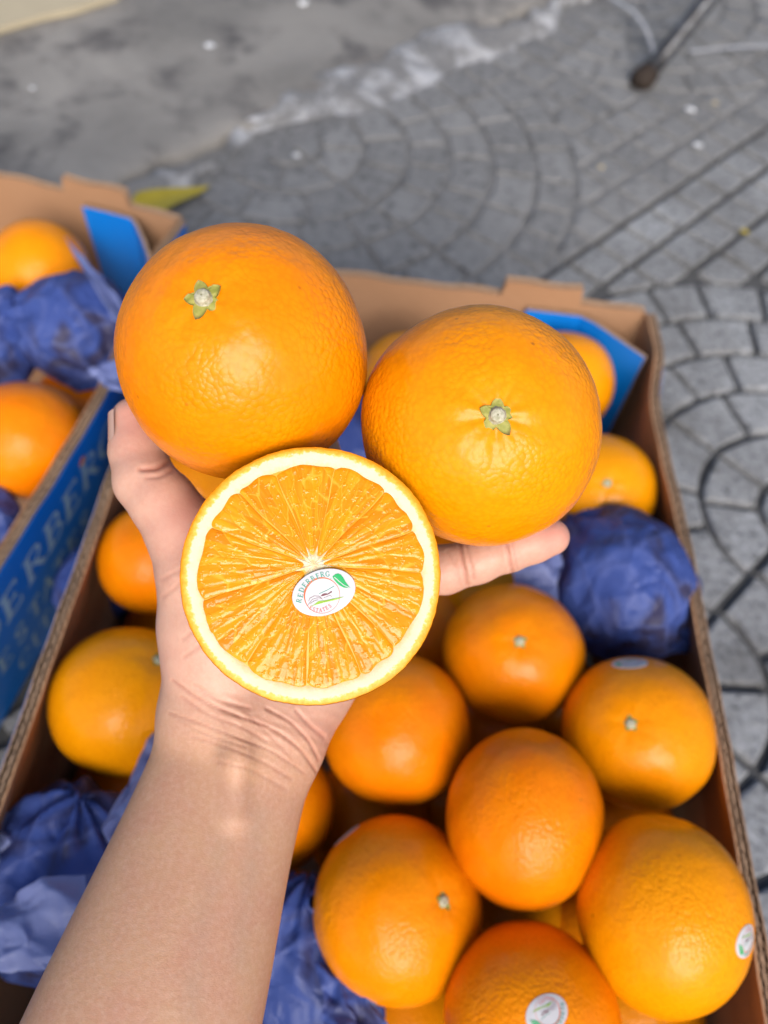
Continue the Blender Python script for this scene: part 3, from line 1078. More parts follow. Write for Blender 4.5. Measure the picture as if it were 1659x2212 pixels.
def orange(name, px, py, rpx, depth=None, z=None, stem=None, axis=None, color=(0.9, 0.27, 0.003), label=None, sub=6, seed=1, ridges=0.004,
           squash=(1, 1, 1), group=None, R=None, twist=0.0, cal_scale=None):
    if depth is None:
        depth = float((gp(px, py, z) - CP) @ fw)
    P = cp(px, py, depth)
    if R is None:
        R = rpx * depth / F
    if z is not None and P[0] > -0.19:                       # keep the boxed fruit inside the crate walls
        rim = 0.20
        re_ = R * 1.02 if P[2] < rim else math.sqrt(max(0.0, (R * 1.02) ** 2 - (P[2] - rim) ** 2))
        u_ = (0.4935 - P[1]) / 0.6
        xr = np.interp(P[1], [q[1] for q in rightp][::-1], [q[0] for q in rightp][::-1]) + bulge_at(P[2], rim, u_, 0.014)
        xl = np.interp(P[1], [q[1] for q in leftp][::-1], [q[0] for q in leftp][::-1]) - bulge_at(P[2], rim, u_, 0.014)
        P[0] = min(max(P[0], xl + re_ + 0.0005), xr - re_ - 0.0005)
        P[1] = min(P[1], 0.4925 - re_)
    if stem is not None:
        nx, ny = (stem[0] - px) / rpx, (py - stem[1]) / rpx
        # towards the eye along the line of sight, not the lens axis
        vz = CP - P
        vz /= np.linalg.norm(vz)
        vx = rt - vz * (rt @ vz)
        vx /= np.linalg.norm(vx)
        vy = np.cross(vz, vx)
        ax = nx * vx + ny * vy + math.sqrt(max(0.02, 1 - nx * nx - ny * ny)) * vz
    else:
        ax = cam_dir(*axis)
    Rm = frame_to(ax, twist)
    o = obj(name, orange_mesh(seed, sub, ridges), None, label=label, cat='orange', group=group, color=color)
    s = R / R0
    o.matrix_world = Matrix.Translation(Vector(P)) @ Rm.to_4x4() @ Matrix.Diagonal((s * squash[0], s * squash[1], s * squash[2], 1))
    if stem is not None:
        zt = float(orange_r(np.array([[0.0, 0, 1]]), seed, ridges)[0]) * R0
        c = obj('calyx', CAL[seed % 3], o, (0, 0, zt + 0.0001))
        c.rotation_euler = (0, 0, seed * 1.3)
        boxed = cal_scale is None
        c.scale = (0.70 if boxed else cal_scale,) * 3
        sc_ = obj('stem_scar', SCR[seed % 2], c)
        if boxed:
            sc_.scale = (1.35, 1.35, 0.8)
    PLACED.append((label, P, R))
    return o, P, R, Rm, s, squash, seed, ridges


def orange_sticker(rec, nx, ny, rot, size=0.0100):
    o, P, R, Rm, s, sq, seed, ridges = rec
    vz = CP - P
    vz /= np.linalg.norm(vz)
    vx = rt - vz * (rt @ vz)
    vx /= np.linalg.norm(vx)
    vy = np.cross(vz, vx)
    n = nx * vx + ny * vy + math.sqrt(max(0.01, 1 - nx * nx - ny * ny)) * vz
    ex = vx - n * (vx @ n)
    ex /= np.linalg.norm(ex)
    ey = np.cross(n, ex)
    c, sn = math.cos(rot), math.sin(rot)
    ex, ey = c * ex + sn * ey, -sn * ex + c * ey
    Ri = np.array(Rm.transposed())

    def mp(x, y, l):
        d = n + (x * ex + y * ey) * size / R
        d = Ri @ d
        d = d / np.array(sq)
        d = d / np.linalg.norm(d)
        r = float(orange_r(d[None], seed, ridges)[0]) * R0 + (0.00035 + l * 1.0) / s
        return d * r
    return sticker(o, mp)


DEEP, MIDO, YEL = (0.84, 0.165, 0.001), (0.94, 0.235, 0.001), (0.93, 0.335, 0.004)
G_UP = 'loose oranges in the crates'
# ---- held oranges
held1 = orange('orange', 527, 768, 268, depth=0.2667, stem=(457, 664), color=(0.97, 0.255, 0.001), sub=7, seed=1, ridges=0.005,
               label='large bright orange held at the left against the thumb', twist=0.4, cal_scale=1.0)
held2 = orange('orange', 1037, 923, 254, depth=0.2705, stem=(1070, 900), color=(0.97, 0.305, 0.001), sub=7, seed=2, ridges=0.010,
               label='whole orange held at the right, resting on the little finger', squash=(1.02, 1.0, 0.97), twist=1.2, cal_scale=1.0)

# ---- upper layer in the main crate
oA = orange('orange', 1108, 1410, 149, z=0.176, stem=(1122, 1387), color=MIDO, seed=3, label='orange with grey stem button below the little finger, beside a blue wrapped orange', group=G_UP)
oB = orange('orange', 1379, 1580, 160, z=0.190, stem=(1366, 1565), color=(0.97, 0.295, 0.001), seed=4, label='orange with a sticker on top and pale stem button, touching the right crate wall', group=G_UP)
oC = orange('orange', 855, 1572, 160, z=0.172, axis=(0.2, -0.4, -0.9), color=(0.93, 0.205, 0.001), seed=5, label='orange partly hidden by the lower right of the cut orange', group=G_UP)
oD = orange('orange', 1133, 1765, 172, z=0.200, axis=(0.16, 0.98, 0.10), color=(0.90, 0.195, 0.001), seed=6, squash=(0.97, 0.97, 1.10), label='deep orange oval fruit in the middle of the crate without stem button', group=G_UP)
oE = orange('orange', 1430, 1970, 186, z=0.207, axis=(0.1, 0.995, -0.1), color=(0.97, 0.318, 0.001), seed=7, squash=(0.98, 0.98, 1.08), label='yellow-orange fruit at the lower right with an oval sticker near the crate rim', group=G_UP)
oF = orange('orange', 858, 1960, 174, z=0.170, stem=(955, 1948), color=(0.95, 0.262, 0.001), seed=8, squash=(1.06, 1.06, 1.0), label='orange with dark green stem hollow beside the forearm', group=G_UP)
oG = orange('orange', 1147, 2205, 190, z=0.186, axis=(0.1, -0.5, -0.85), color=(0.95, 0.250, 0.001), seed=3, label='orange cut off by the bottom edge with an oval sticker facing up', group=G_UP)
oH = orange('orange', 262, 1512, 158, z=0.165, stem=(322, 1428), color=(0.97, 0.335, 0.001), seed=9, label='orange at the left crate wall with its stem next to the wrist', group=G_UP)
oI = orange('orange', 309, 1205, 120, z=0.168, axis=(0.1, -0.6, -0.7), color=(0.95, 0.235, 0.001), seed=5, label='orange by the left crate wall below the thumb', group=G_UP)
oJ = orange('orange', 1313, 1062, 121, z=0.163, stem=(1330, 1047), color=(0.97, 0.345, 0.002), seed=10, label='yellowish orange with stem button at the right wall, behind the blue wrapped orange', group=G_UP)
oK = orange('orange', 1212, 828, 112, z=0.160, axis=(0.2, 0.3, -0.9), color=(0.97, 0.335, 0.002), seed=4, label='yellowish orange in front of the blue corner flap', group=G_UP)
oL = orange('orange', 885, 832, 114, z=0.160, axis=(0.2, 0.3, -0.9), color=(0.92, 0.310, 0.004), seed=5, label='orange glimpsed in the gap between the two whole held oranges', group=G_UP)
oM = orange('orange', 588, 1742, 134, z=0.140, axis=(0.3, -0.3, -0.9), color=(0.95, 0.245, 0.001), seed=6, label='orange half hidden behind the right side of the forearm', group=G_UP)
# ---- lower layer
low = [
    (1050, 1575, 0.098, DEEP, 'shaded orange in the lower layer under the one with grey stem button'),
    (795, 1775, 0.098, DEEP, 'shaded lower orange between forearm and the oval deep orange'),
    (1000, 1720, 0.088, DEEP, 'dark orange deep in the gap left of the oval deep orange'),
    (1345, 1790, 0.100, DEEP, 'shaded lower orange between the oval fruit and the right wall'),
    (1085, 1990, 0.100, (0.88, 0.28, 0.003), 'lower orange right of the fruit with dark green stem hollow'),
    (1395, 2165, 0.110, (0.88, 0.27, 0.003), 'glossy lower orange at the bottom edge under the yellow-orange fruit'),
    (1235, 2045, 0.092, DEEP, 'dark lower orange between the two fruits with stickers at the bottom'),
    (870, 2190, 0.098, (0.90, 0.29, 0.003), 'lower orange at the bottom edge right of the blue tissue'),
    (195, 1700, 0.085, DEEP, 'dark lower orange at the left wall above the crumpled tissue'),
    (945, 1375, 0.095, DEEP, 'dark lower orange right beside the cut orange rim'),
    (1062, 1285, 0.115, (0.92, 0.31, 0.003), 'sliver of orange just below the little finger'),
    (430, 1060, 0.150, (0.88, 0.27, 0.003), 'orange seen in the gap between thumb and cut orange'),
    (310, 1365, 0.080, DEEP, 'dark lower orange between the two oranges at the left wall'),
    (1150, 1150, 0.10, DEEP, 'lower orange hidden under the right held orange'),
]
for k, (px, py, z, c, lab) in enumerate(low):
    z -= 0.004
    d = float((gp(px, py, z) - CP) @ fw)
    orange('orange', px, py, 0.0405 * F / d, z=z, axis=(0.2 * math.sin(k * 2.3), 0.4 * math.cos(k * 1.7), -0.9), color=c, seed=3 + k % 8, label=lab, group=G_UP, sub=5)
# ---- the fruit at the bottom of the crate, all but hidden
kb = 0
for iy in range(6):
    for ix in range(4):
        q = np.array([-0.122 + 0.0895 * ix + 0.004 * math.sin(ix * 3 + iy * 5), -0.052 + 0.0905 * iy + 0.004 * math.cos(ix * 2 + iy * 7), 0.0495])
        if all(np.linalg.norm(q - o_[1]) > o_[2] + 0.0395 for o_ in PLACED):
            x_, y_, d_ = proj(q)
            orange('orange', float(x_[0]), float(y_[0]), 0.041 * F / float(d_[0]), depth=float(d_[0]), axis=(0.3 * math.sin(kb), 0.5 * math.cos(kb * 1.3), 0.6), color=MIDO,
                   seed=3 + kb % 8, label='orange in the bottom layer of the near crate, all but hidden under the others', group='bottom layer of the near crate', sub=5)
            kb += 1
print('bottom layer', kb)
# ---- left crate
orange('orange', 88, 585, 104, z=0.150, axis=(0.3, 0.2, -0.9), color=(0.97, 0.305, 0.001), seed=7, label='orange at the far wall of the left crate above the blue tissue', group=G_UP)
orange('orange', 58, 950, 126, z=0.160, axis=(0.3, 0.2, -0.9), color=(0.94, 0.215, 0.001), seed=8, label='deep orange in the left crate beside its printed side wall', group=G_UP)
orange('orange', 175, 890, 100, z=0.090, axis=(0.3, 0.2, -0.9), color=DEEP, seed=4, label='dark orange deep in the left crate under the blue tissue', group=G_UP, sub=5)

orange_sticker(oE, 0.845, -0.29, math.radians(150))
orange_sticker(oG, 0.17, 0.06, math.radians(188))
orange_sticker(oB, -0.03, 0.885, math.radians(160))
orange_sticker(oF, -0.62, 0.775, math.radians(120))

for i in range(len(PLACED)):
    for j in range(i):
        a, bq = PLACED[i], PLACED[j]
        gap = np.linalg.norm(a[1] - bq[1]) - a[2] - bq[2]
        if gap < -0.004:
            print('overlap %.4f: %s | %s' % (gap, a[0], bq[0]))

# ------------------------------------------------------------------ the cut orange
RH = 0.0400
Pc = cp(675.5, 1242, 0.2366)
vz = CP - Pc
vz = vz / np.linalg.norm(vz)
vx = rt - vz * (rt @ vz)
vx /= np.linalg.norm(vx)
vy = np.cross(vz, vx)


def rim_r(a):
    P = np.c_[np.cos(a), np.sin(a), 0 * a]
    return RH * (1 + 0.010 * vnoise(P, 1.2, 31) + 0.0035 * vnoise(P, 9, 32) + 0.0022 * vnoise(P, 28, 33))


na = 260
A = np.linspace(0, 2 * math.pi, na, endpoint=False)
rr = rim_r(A)
V, Fc = [], []
nb = 60
for i in range(nb):
    t = i / (nb - 1) * math.pi / 2
    k = math.cos(t)
    z = -math.sin(t) * RH * 0.98
    blend = k
    for j in range(na):
        r = (rr[j] * blend + RH * (1 - blend)) * k if i < nb - 1 else 0.0002
        V.append((r * math.cos(A[j]), r * math.sin(A[j]), z))
V = np.array(V)
nv = V / (np.linalg.norm(V, axis=1)[:, None] + 1e-9)
V[na:] += nv[na:] * (0.00010 * vnoise(V[na:], 700, 5) + 0.0001 * vnoise(V[na:], 300, 6))[:, None]
Fc = [((i + 1) * na + j, (i + 1) * na + (j + 1) % na, i * na + (j + 1) % na, i * na + j) for i in range(nb - 1) for j in range(na)]
Fc.append(tuple((nb - 1) * na + j for j in range(na))[::-1])
half = obj('cut_orange', make_mesh('cut_orange', V, Fc, M['peel']), None,
           label='halved orange showing its juicy cut face with an oval sticker, in the palm', cat='orange', color=(0.96, 0.30, 0.002))
half.matrix_world = Matrix(((vx[0], vy[0], vz[0], Pc[0]), (vx[1], vy[1], vz[1], Pc[1]), (vx[2], vy[2], vz[2], Pc[2]), (0, 0, 0, 1)))

# pith ring (its outermost hair is the cut rind)
angs = [-93, -66, -45, -4, 19, 46, 78, 113, 136, 160, 198, 236, 267]
ar = np.radians(angs)
CO = np.array([0.006, 0.077]) * RH


def flesh_out(a):
    """distance from the core to the flesh edge along direction a, and the notch towards each membrane"""
    dx, dy = np.cos(a), np.sin(a)
    Rf = RH * (0.872 + 0.010 * np.sin(2 * a + 1.0) + 0.006 * np.sin(5 * a + 2.0))
    bq = CO[0] * dx + CO[1] * dy
    cq = CO @ CO - Rf * Rf
    return -bq + np.sqrt(bq * bq - cq)


b = MB()
G = []
rows = [(0.80, -0.0012), (0.84, -0.0006), (0.87, -0.0002), (0.90, 0.0), (0.93, 0.0001), (0.955, 0.0001), (0.975, 0.0), (0.990, -0.00012), (1.0, -0.0004)]
for f, z in rows:
    ring = []
    for j in range(na + 1):
        a = A[j % na]
        r = rr[j % na] * f
        ring.append((r * math.cos(a), r * math.sin(a), z + (0.00016 * float(vnoise(np.array([[r * math.cos(a), r * math.sin(a), 0.0]]), 500, 3)[0]) if 0.84 < f < 0.99 else 0)))
    G.append(ring)
b.grid(np.array(G))
obj('pith', b.mesh('pith', M['pith'], True), half)
# membrane sheet under the segments
b = MB()
G = []
for f in (0.001, 0.3, 0.6, 0.84):
    G.append([(f * RH * math.cos(a), f * RH * math.sin(a), -0.00035) for a in np.linspace(0, 2 * math.pi, 97)])
b.grid(np.array(G))
obj('membrane', b.mesh('membrane', M['membrane'], True), half)


def segment(a0, a1, seed):
    rg = np.random.default_rng(seed)
    ns, nt = max(24, int((a1 - a0) * 0.034 / 0.00038)), 92
    s, t = np.meshgrid(np.linspace(0, 1, ns), np.linspace(0, 1, nt), indexing='ij')
    e = np.abs(2 * s - 1)
    a = a0 + (a1 - a0) * s
    # membranes wander a little
    wav = 0.0010 * np.sin(t * 5 + seed) / 0.03
    rin = RH * (0.085 + 0.05 * e ** 3 + 0.01 * math.sin(seed * 3))
    rout = flesh_out(a) * (1 - 0.035 * e ** 7) - 0.0003 + 0.0005 * np.sin(seed * 1.7 + 9 * s)
    r = rin + (rout - rin) * t
    gapw = 0.00010
    half_w = np.maximum((a1 - a0) / 2 - gapw / np.maximum(r, 0.002), 0.01)
    a = (a0 + a1) / 2 + (2 * s - 1) * half_w + wav * t * (1 - t) * 2.0
    X, Y = CO[0] + r * np.cos(a), CO[1] + r * np.sin(a)
    # juice sacs: cells stretched along the radius
    seeds = []
    nr = 4
    for k in range(nr):
        rk = 0.0045 + (0.0345 - 0.0045) * (k + 0.5) / nr
        m_ = max(2, int((a1 - a0) * (rk * 0.6 + 0.012) / 0.0027))
        for q in range(m_):
            seeds.append((a0 + (a1 - a0) * (q + rg.uniform(0.1, 0.9)) / m_, rk + rg.uniform(-0.0042, 0.0042)))
    sd = np.array(seeds)
    wa = a.ravel() + 0.022 * vnoise(np.c_[a.ravel() * 6, r.ravel() * 260, 0 * a.ravel()], 1, seed)
    wr = r.ravel() + 0.0007 * vnoise(np.c_[a.ravel() * 14, r.ravel() * 200, 0 * a.ravel()], 1, seed + 5)
    re = (wr * 0.6 + 0.012)[:, None]
    dist = np.sqrt(((wa[:, None] - sd[None, :, 0]) * re) ** 2 + ((wr[:, None] - sd[None, :, 1]) / 4.2) ** 2)
    o2 = np.argsort(dist, axis=1)[:, :2]
    f1 = np.take_along_axis(dist, o2[:, :1], 1)[:, 0]
    f2 = np.take_along_axis(dist, o2[:, 1:2], 1)[:, 0]
    ed = (f2 - f1) / 0.0016
    cell = rg.uniform(0, 1, len(sd))
    lift = rg.uniform(-1, 1, len(sd))
    tilt = rg.uniform(-1, 1, (len(sd), 2))
    ci = o2[:, 0]
    dome = np.clip(ed, 0, 1) ** 0.6
    inn = np.minimum(np.minimum(s, 1 - s) * (a1 - a0) * r / 0.0011, np.minimum(t, 1 - t) * 0.03 / 0.0013).ravel()
    edge_in = np.clip(inn, 0, 1)
    z = -0.00030 + 0.00032 * np.sqrt(edge_in) + edge_in * (0.00009 * dome + 0.00005 * lift[ci])
    z += edge_in * (tilt[ci, 0] * (wa - sd[ci, 0]) * 0.0005 + tilt[ci, 1] * (wr - sd[ci, 1]) * 0.012)
    st = fbm(np.c_[a.ravel() * 26, r.ravel() * 60, 0 * a.ravel() + seed], 1, seed, 3)
    z += edge_in * 0.00006 * st
    Vv = np.c_[X.ravel(), Y.ravel(), z]
    idx = np.arange(ns * nt).reshape(ns, nt)
    Fq = np.stack([idx[:-1, :-1], idx[:-1, 1:], idx[1:, 1:], idx[1:, :-1]], -1).reshape(-1, 4)[:, ::-1]
    return make_mesh('segment', Vv, Fq, M['flesh'], True, attrs={'edge': np.clip(ed, 0, 1), 'cell': cell[ci], 'streak': np.clip(st * 0.5 + 0.5, 0, 1)})


for k in range(len(ar) - 1):
    obj('segment', segment(ar[k], ar[k + 1], k + 3), half)
# white core, a star with its rays between the segments
V, Fc = [], []
nc = 156
for ring in range(5):
    f = ring / 4
    for j in range(nc):
        a = 2 * math.pi * j / nc
        near_m = min(abs((a - x + math.pi) % (2 * math.pi) - math.pi) for x in ar)
        ro = RH * (0.092 + 0.085 * math.exp(-(near_m / 0.09) ** 2))
        r = 0.0003 + (ro - 0.0003) * f
        V.append((CO[0] + r * math.cos(a), CO[1] + r * math.sin(a), 0.0003 - 0.0009 * f * f - 0.0006 * math.exp(-((r - 0.0012) / 0.0007) ** 2)))
Fc = [(i * nc + j, i * nc + (j + 1) % nc, (i + 1) * nc + (j + 1) % nc, (i + 1) * nc + j)[::-1] for i in range(4) for j in range(nc)]
Fc.append(tuple(range(nc)))
obj('core', make_mesh('core', V, Fc, M['core']), half)

SX, SY, SS = 0.00345, -0.0053, 0.00985


def flat_map(x, y, l):
    X, Y = SX + x * SS, SY + y * SS
    return (X, Y, 0.00125 + l + 0.00012 * math.sin(X * 420) * math.cos(Y * 380))


sticker(half, flat_map, True)


# ------------------------------------------------------------------ oranges wrapped in blue tissue
def crumple(name, px, py, rx, ry, z, seed, label, twists=(), squash=0.9, parent=None, sub=6, amp=1.0):
    d = float((gp(px, py, z) - CP) @ fw)
    P = cp(px, py, d)
    V, T = ico(sub)
    rg = np.random.default_rng(seed)
    # flat facets between sharp ridges
    Nn = rg.normal(size=(46, 3))
    Nn /= np.linalg.norm(Nn, axis=1)[:, None]
    off = rg.uniform(0.93, 1.05, 46)
    Vw = V + 0.10 * np.c_[vnoise(V, 2.2, seed), vnoise(V, 2.2, seed + 1), vnoise(V, 2.2, seed + 2)]
    Vw /= np.linalg.norm(Vw, axis=1)[:, None]
    dot = Vw @ Nn.T
    r = np.min(np.where(dot > 0.25, off[None] / np.maximum(dot, 0.25), 9), axis=1)
    r = 0.50 + 0.50 * np.minimum(r, 1.25)
    # creases
    for k in range(18):
        n = rg.normal(size=3)
        n /= np.linalg.norm(n)
        c = np.abs(Vw @ n - rg.uniform(-0.75, 0.75))
        mask = np.clip(vnoise(V, 1.6, seed + 40 + k) * 2.0, 0, 1)
        r += amp * rg.choice([-1, 1, 1]) * rg.uniform(0.018, 0.05) * np.exp(-c / rg.uniform(0.02, 0.05)) * mask
    r += amp * (0.024 * np.abs(fbm(V, 2.2, seed + 7, 2)) - 0.006 * np.abs(fbm(V, 6.0, seed + 9, 2)))
    B = np.stack([rt, up, -fw])
    for (tx, ty, tz, ln, wd) in twists:
        dv = np.array([tx, ty, tz], float)
        dv /= np.linalg.norm(dv)
        ang = np.arccos(np.clip(V @ dv, -1, 1))
        u = np.cross(dv, [0.3, 0.9, 0.2])
        u /= np.linalg.norm(u)
        w = np.cross(dv, u)
        ph = np.arctan2(V @ w, V @ u)
        pl = 1 + 0.30 * np.cos(7 * ph + 2 * np.sin(3 * ph + seed))
        r += ln * np.exp(-(ang / (wd * pl)) ** 2) + 0.07 * np.exp(-(ang / (wd * 2.6)) ** 2) * np.cos(8 * ph + 1.5 * np.sin(2 * ph))
    sc = np.array([rx, ry, min(rx, ry) * squash]) * d / F
    L = V * r[:, None] * sc
    Wd = L @ B
    me = make_mesh(name, Wd, T, M['tissue'], True)
    return obj(name, me, parent, None if parent else P, label=label, cat='wrapped orange' if label else None, group='oranges wrapped in blue tissue' if label else None), P


def tissue_sheet(parent, P0, quad, seed, nu=34, nv=34, amp=0.003, mat='sheet', name='loose_tissue'):
    """crumpled sheet over four corners (px, py, depth)"""
    c = [cp(*q) for q in quad]
    rg = np.random.default_rng(seed)
    u, v = np.meshgrid(np.linspace(0, 1, nu), np.linspace(0, 1, nv), indexing='ij')
    uu = u + 0.05 * vnoise(np.c_[u.ravel() * 5, v.ravel() * 5, 0 * u.ravel()], 1, seed).reshape(u.shape)
    vv = v + 0.05 * vnoise(np.c_[u.ravel() * 5, v.ravel() * 5, 0 * u.ravel() + 9], 1, seed).reshape(u.shape)
    P = ((1 - uu) * (1 - vv))[..., None] * c[0] + (uu * (1 - vv))[..., None] * c[1] + (uu * vv)[..., None] * c[2] + ((1 - uu) * vv)[..., None] * c[3]
    n = np.cross(c[1] - c[0], c[3] - c[0])
    n /= np.linalg.norm(n)
    h = np.zeros_like(u)
    for k in range(12):
        a = rg.uniform(0, math.pi)
        q = np.abs((u - 0.5) * math.cos(a) + (v - 0.5) * math.sin(a) - rg.uniform(-0.5, 0.5))
        h += rg.uniform(-1, 1) * np.maximum(0, 0.25 - q) * 3
    h += 0.7 * np.abs(fbm(np.c_[u.ravel() * 3, v.ravel() * 3, 0 * u.ravel()], 1, seed + 4, 2)).reshape(u.shape)
    P = P + (h * amp)[..., None] * n - P0
    b = MB()
    b.grid(P)
    return obj(name, b.mesh(name, M[mat], True), parent)


w1, p1 = crumple('wrapped_orange', 1348, 1268, 146, 160, 0.172, 11, 'orange wrapped in crumpled blue tissue at the right wall below the little fingertip',
                 twists=[(0.78, -0.62, 0.25, 0.26, 0.20), (-0.5, 0.7, -0.5, 0.25, 0.3)], squash=1.0)
w2_, p2 = crumple('wrapped_orange', 1178, 1245, 95, 100, 0.128, 12, 'blue tissue bundle peeping out under the little finger', squash=1.0)
tissue_sheet(w2_, p2, [(1100, 1180, 0.50), (1215, 1190, 0.50), (1205, 1300, 0.49), (1120, 1285, 0.49)], 3, amp=0.004)
w3, p3 = crumple('wrapped_orange', 150, 1905, 190, 200, 0.150, 13, 'big crumpled blue tissue bundle at the lower left behind the forearm',
                 twists=[(0.2, 0.9, 0.3, 0.10, 0.3), (-0.9, -0.5, 0.2, 0.15, 0.3)], squash=0.85)
tissue_sheet(w3, p3, [(330, 1575, 0.418), (215, 1790, 0.385), (235, 1835, 0.378), (420, 1700, 0.40)], 5, amp=0.007)
tissue_sheet(w3, p3, [(-60, 1960, 0.362), (160, 1880, 0.366), (200, 2110, 0.345), (-60, 2090, 0.345)], 6, amp=0.009, mat='sheet')
tissue_sheet(w3, p3, [(-60, 1770, 0.40), (60, 1735, 0.405), (75, 1860, 0.385), (-60, 1900, 0.385)], 16, amp=0.006, mat='sheet')
w4, p4 = crumple('wrapped_orange', 655, 2100, 160, 190, 0.135, 14, 'dark blue tissue bundle at the bottom edge right of the forearm',
                 twists=[(0.1, 0.95, 0.2, 0.16, 0.35), (0.8, -0.5, 0.1, 0.22, 0.3)], squash=0.9)
tissue_sheet(w4, p4, [(625, 1875, 0.425), (685, 1925, 0.398), (762, 2110, 0.384), (655, 2060, 0.388)], 7, amp=0.007, mat='tissue')
tissue_sheet(w4, p4, [(680, 2080, 0.384), (766, 2105, 0.384), (885, 2270, 0.360), (720, 2270, 0.36)], 8, amp=0.006, mat='tissue')
w5, p5 = crumple('wrapped_orange', 760, 965, 115, 115, 0.150, 15, 'blue tissue glimpsed in the small gap between all three held oranges', squash=0.95)
w6, p6 = crumple('wrapped_orange', 215, 1262, 92, 88, 0.095, 16, 'dark purple tissue against the left crate wall deep in shade', squash=0.95)
w7, p7 = crumple('wrapped_orange', 170, 715, 126, 118, 0.158, 17, 'blue tissue bundle in the left crate beside the big held orange',
                 twists=[(-0.95, 0.1, 0.2, 0.25, 0.3), (0.6, -0.75, 0.2, 0.20, 0.3)], squash=1.0)
tissue_sheet(w7, p7, [(140, 512, 0.60), (218, 590, 0.575), (300, 720, 0.545), (245, 690, 0.54)], 9, amp=0.004)
tissue_sheet(w7, p7, [(190, 800, 0.535), (300, 745, 0.545), (290, 860, 0.53), (225, 835, 0.53)], 19, amp=0.005)
w8, p8 = crumple('wrapped_orange', 5, 735, 75, 105, 0.150, 18, 'blue tissue bundle cut off by the left edge of the picture', twists=[(0.5, 0.7, 0.3, 0.15, 0.3)], squash=1.0)
w9, p9 = crumple('wrapped_orange', -25, 1150, 70, 105, 0.140, 19, 'dark blue tissue corner under the deep orange in the left crate', squash=1.0)


# ------------------------------------------------------------------ hand and forearm: one continuous surface
def cs(px, py, d):
    return np.array([(px - 829.5) / F * d, (1106 - py) / F * d, d])


def rcone(p, a, b_, ra, rb):
    ab = b_ - a
    t = np.clip(((p - a) @ ab) / (ab @ ab), 0, 1)
    q = p - a - t[:, None] * ab
    return np.sqrt((q * q).sum(1)) - (ra + (rb - ra) * t)


def econe(p, a, b_, wa, wb, da, db, tilt=0.0):
    """flattened cone: half-width w, half-depth d"""
    ab = b_ - a
    L = np.linalg.norm(ab)
    e = ab / L
    wd = np.cross(e, np.array([math.sin(tilt), 0, math.cos(tilt)]))
    wd /= np.linalg.norm(wd)
    dd = np.cross(wd, e)
    t = np.clip(((p - a) @ e) / L, 0, 1)
    q = p - a - (t * L)[:, None] * e
    rw, rd = wa + (wb - wa) * t, da + (db - da) * t
    k = np.sqrt((q @ wd / rw) ** 2 + (q @ dd / rd) ** 2 + (q @ e / rd) ** 2)
    return (k - 1) * np.minimum(rw, rd)


def smin(a, b_, k):
    h = np.maximum(k - np.abs(a - b_), 0) / k
    return np.minimum(a, b_) - h * h * k * 0.25


ARM = [(522, 1590, .2865, .0285, .0190), (480, 1720, .280, .0290, .0210), (434, 1850, .271, .0313, .0243), (380, 2020, .260, .0345, .0280), (318, 2206, .249, .0375, .0310)]
armc = [cs(*s[:3]) for s in ARM] + [np.array([-.101, -.245, .212]), np.array([-.125, -.325, .180])]
armr = [(s[3], s[4]) for s in ARM] + [(.0425, .037), (.044, .041)]
FING = [  # bone chains: px, py, depth, radius
    [(470, 1385, .2830, .0175), (437, 1240, .2800, .0160), (398, 1150, .2800, .0134), (352, 1085, .2805, .0117), (313, 1040, .2825, .0108), (298, 975, .2865, .0101), (291, 908, .2890, .0086)],
    [(600, 1085, .3080, .0108), (558, 930, .3115, .0096), (532, 805, .3185, .0088), (542, 705, .3165, .0076)],
    [(712, 1075, .3100, .0108), (668, 930, .3040, .0094), (645, 790, .3175, .0088), (648, 690, .3150, .0076)],
    [(812, 1115, .3090, .0104), (878, 1012, .3110, .0094), (950, 930, .3195, .0086), (1012, 868, .3190, .0076)],
    [(862, 1225, .3010, .0104), (960, 1231, .2950, .0090), (1030, 1211, .2925, .0084), (1100, 1186, .2905, .0081), (1150, 1170, .2900, .0078), (1190, 1160, .2900, .0070)],
]


_ax = armc[-1] - armc[0]
_al = np.linalg.norm(_ax)
_ax = _ax / _al
_tk = np.array([(c_ - armc[0]) @ _ax for c_ in armc])
_td = np.linspace(-0.02, _al, 120)


def _smooth_track(vals):
    v = np.interp(_td, _tk, vals)
    # carry the slope on beyond the wrist, then smooth
    for _ in range(120):
        v[1:-1] = 0.25 * v[:-2] + 0.5 * v[1:-1] + 0.25 * v[2:]
    return v


_tc = np.stack([_smooth_track([c_[a] for c_ in armc]) for a in range(3)], 1)
_tw, _tdp = _smooth_track([r[0] for r in armr]), _smooth_track([r[1] for r in armr])
_awd = np.cross(_ax, np.array([0, 0, 1.0]))
_awd /= np.linalg.norm(_awd)
_add = np.cross(_awd, _ax)


def forearm(p):
    t = (p - armc[0]) @ _ax
    tc = np.clip(t, 0.0, _al)
    c_ = np.stack([np.interp(tc, _td, _tc[:, a]) for a in range(3)], 1)
    rw, rd = np.interp(tc, _td, _tw), np.interp(tc, _td, _tdp)
    q = p - c_
    ow, od, oa = q @ _awd, q @ _add, np.abs(t - tc)
    k = np.sqrt((ow / rw) ** 2 + (od / rd) ** 2 + (oa / rd) ** 2)
    return (k - 1) * np.minimum(rw, rd)


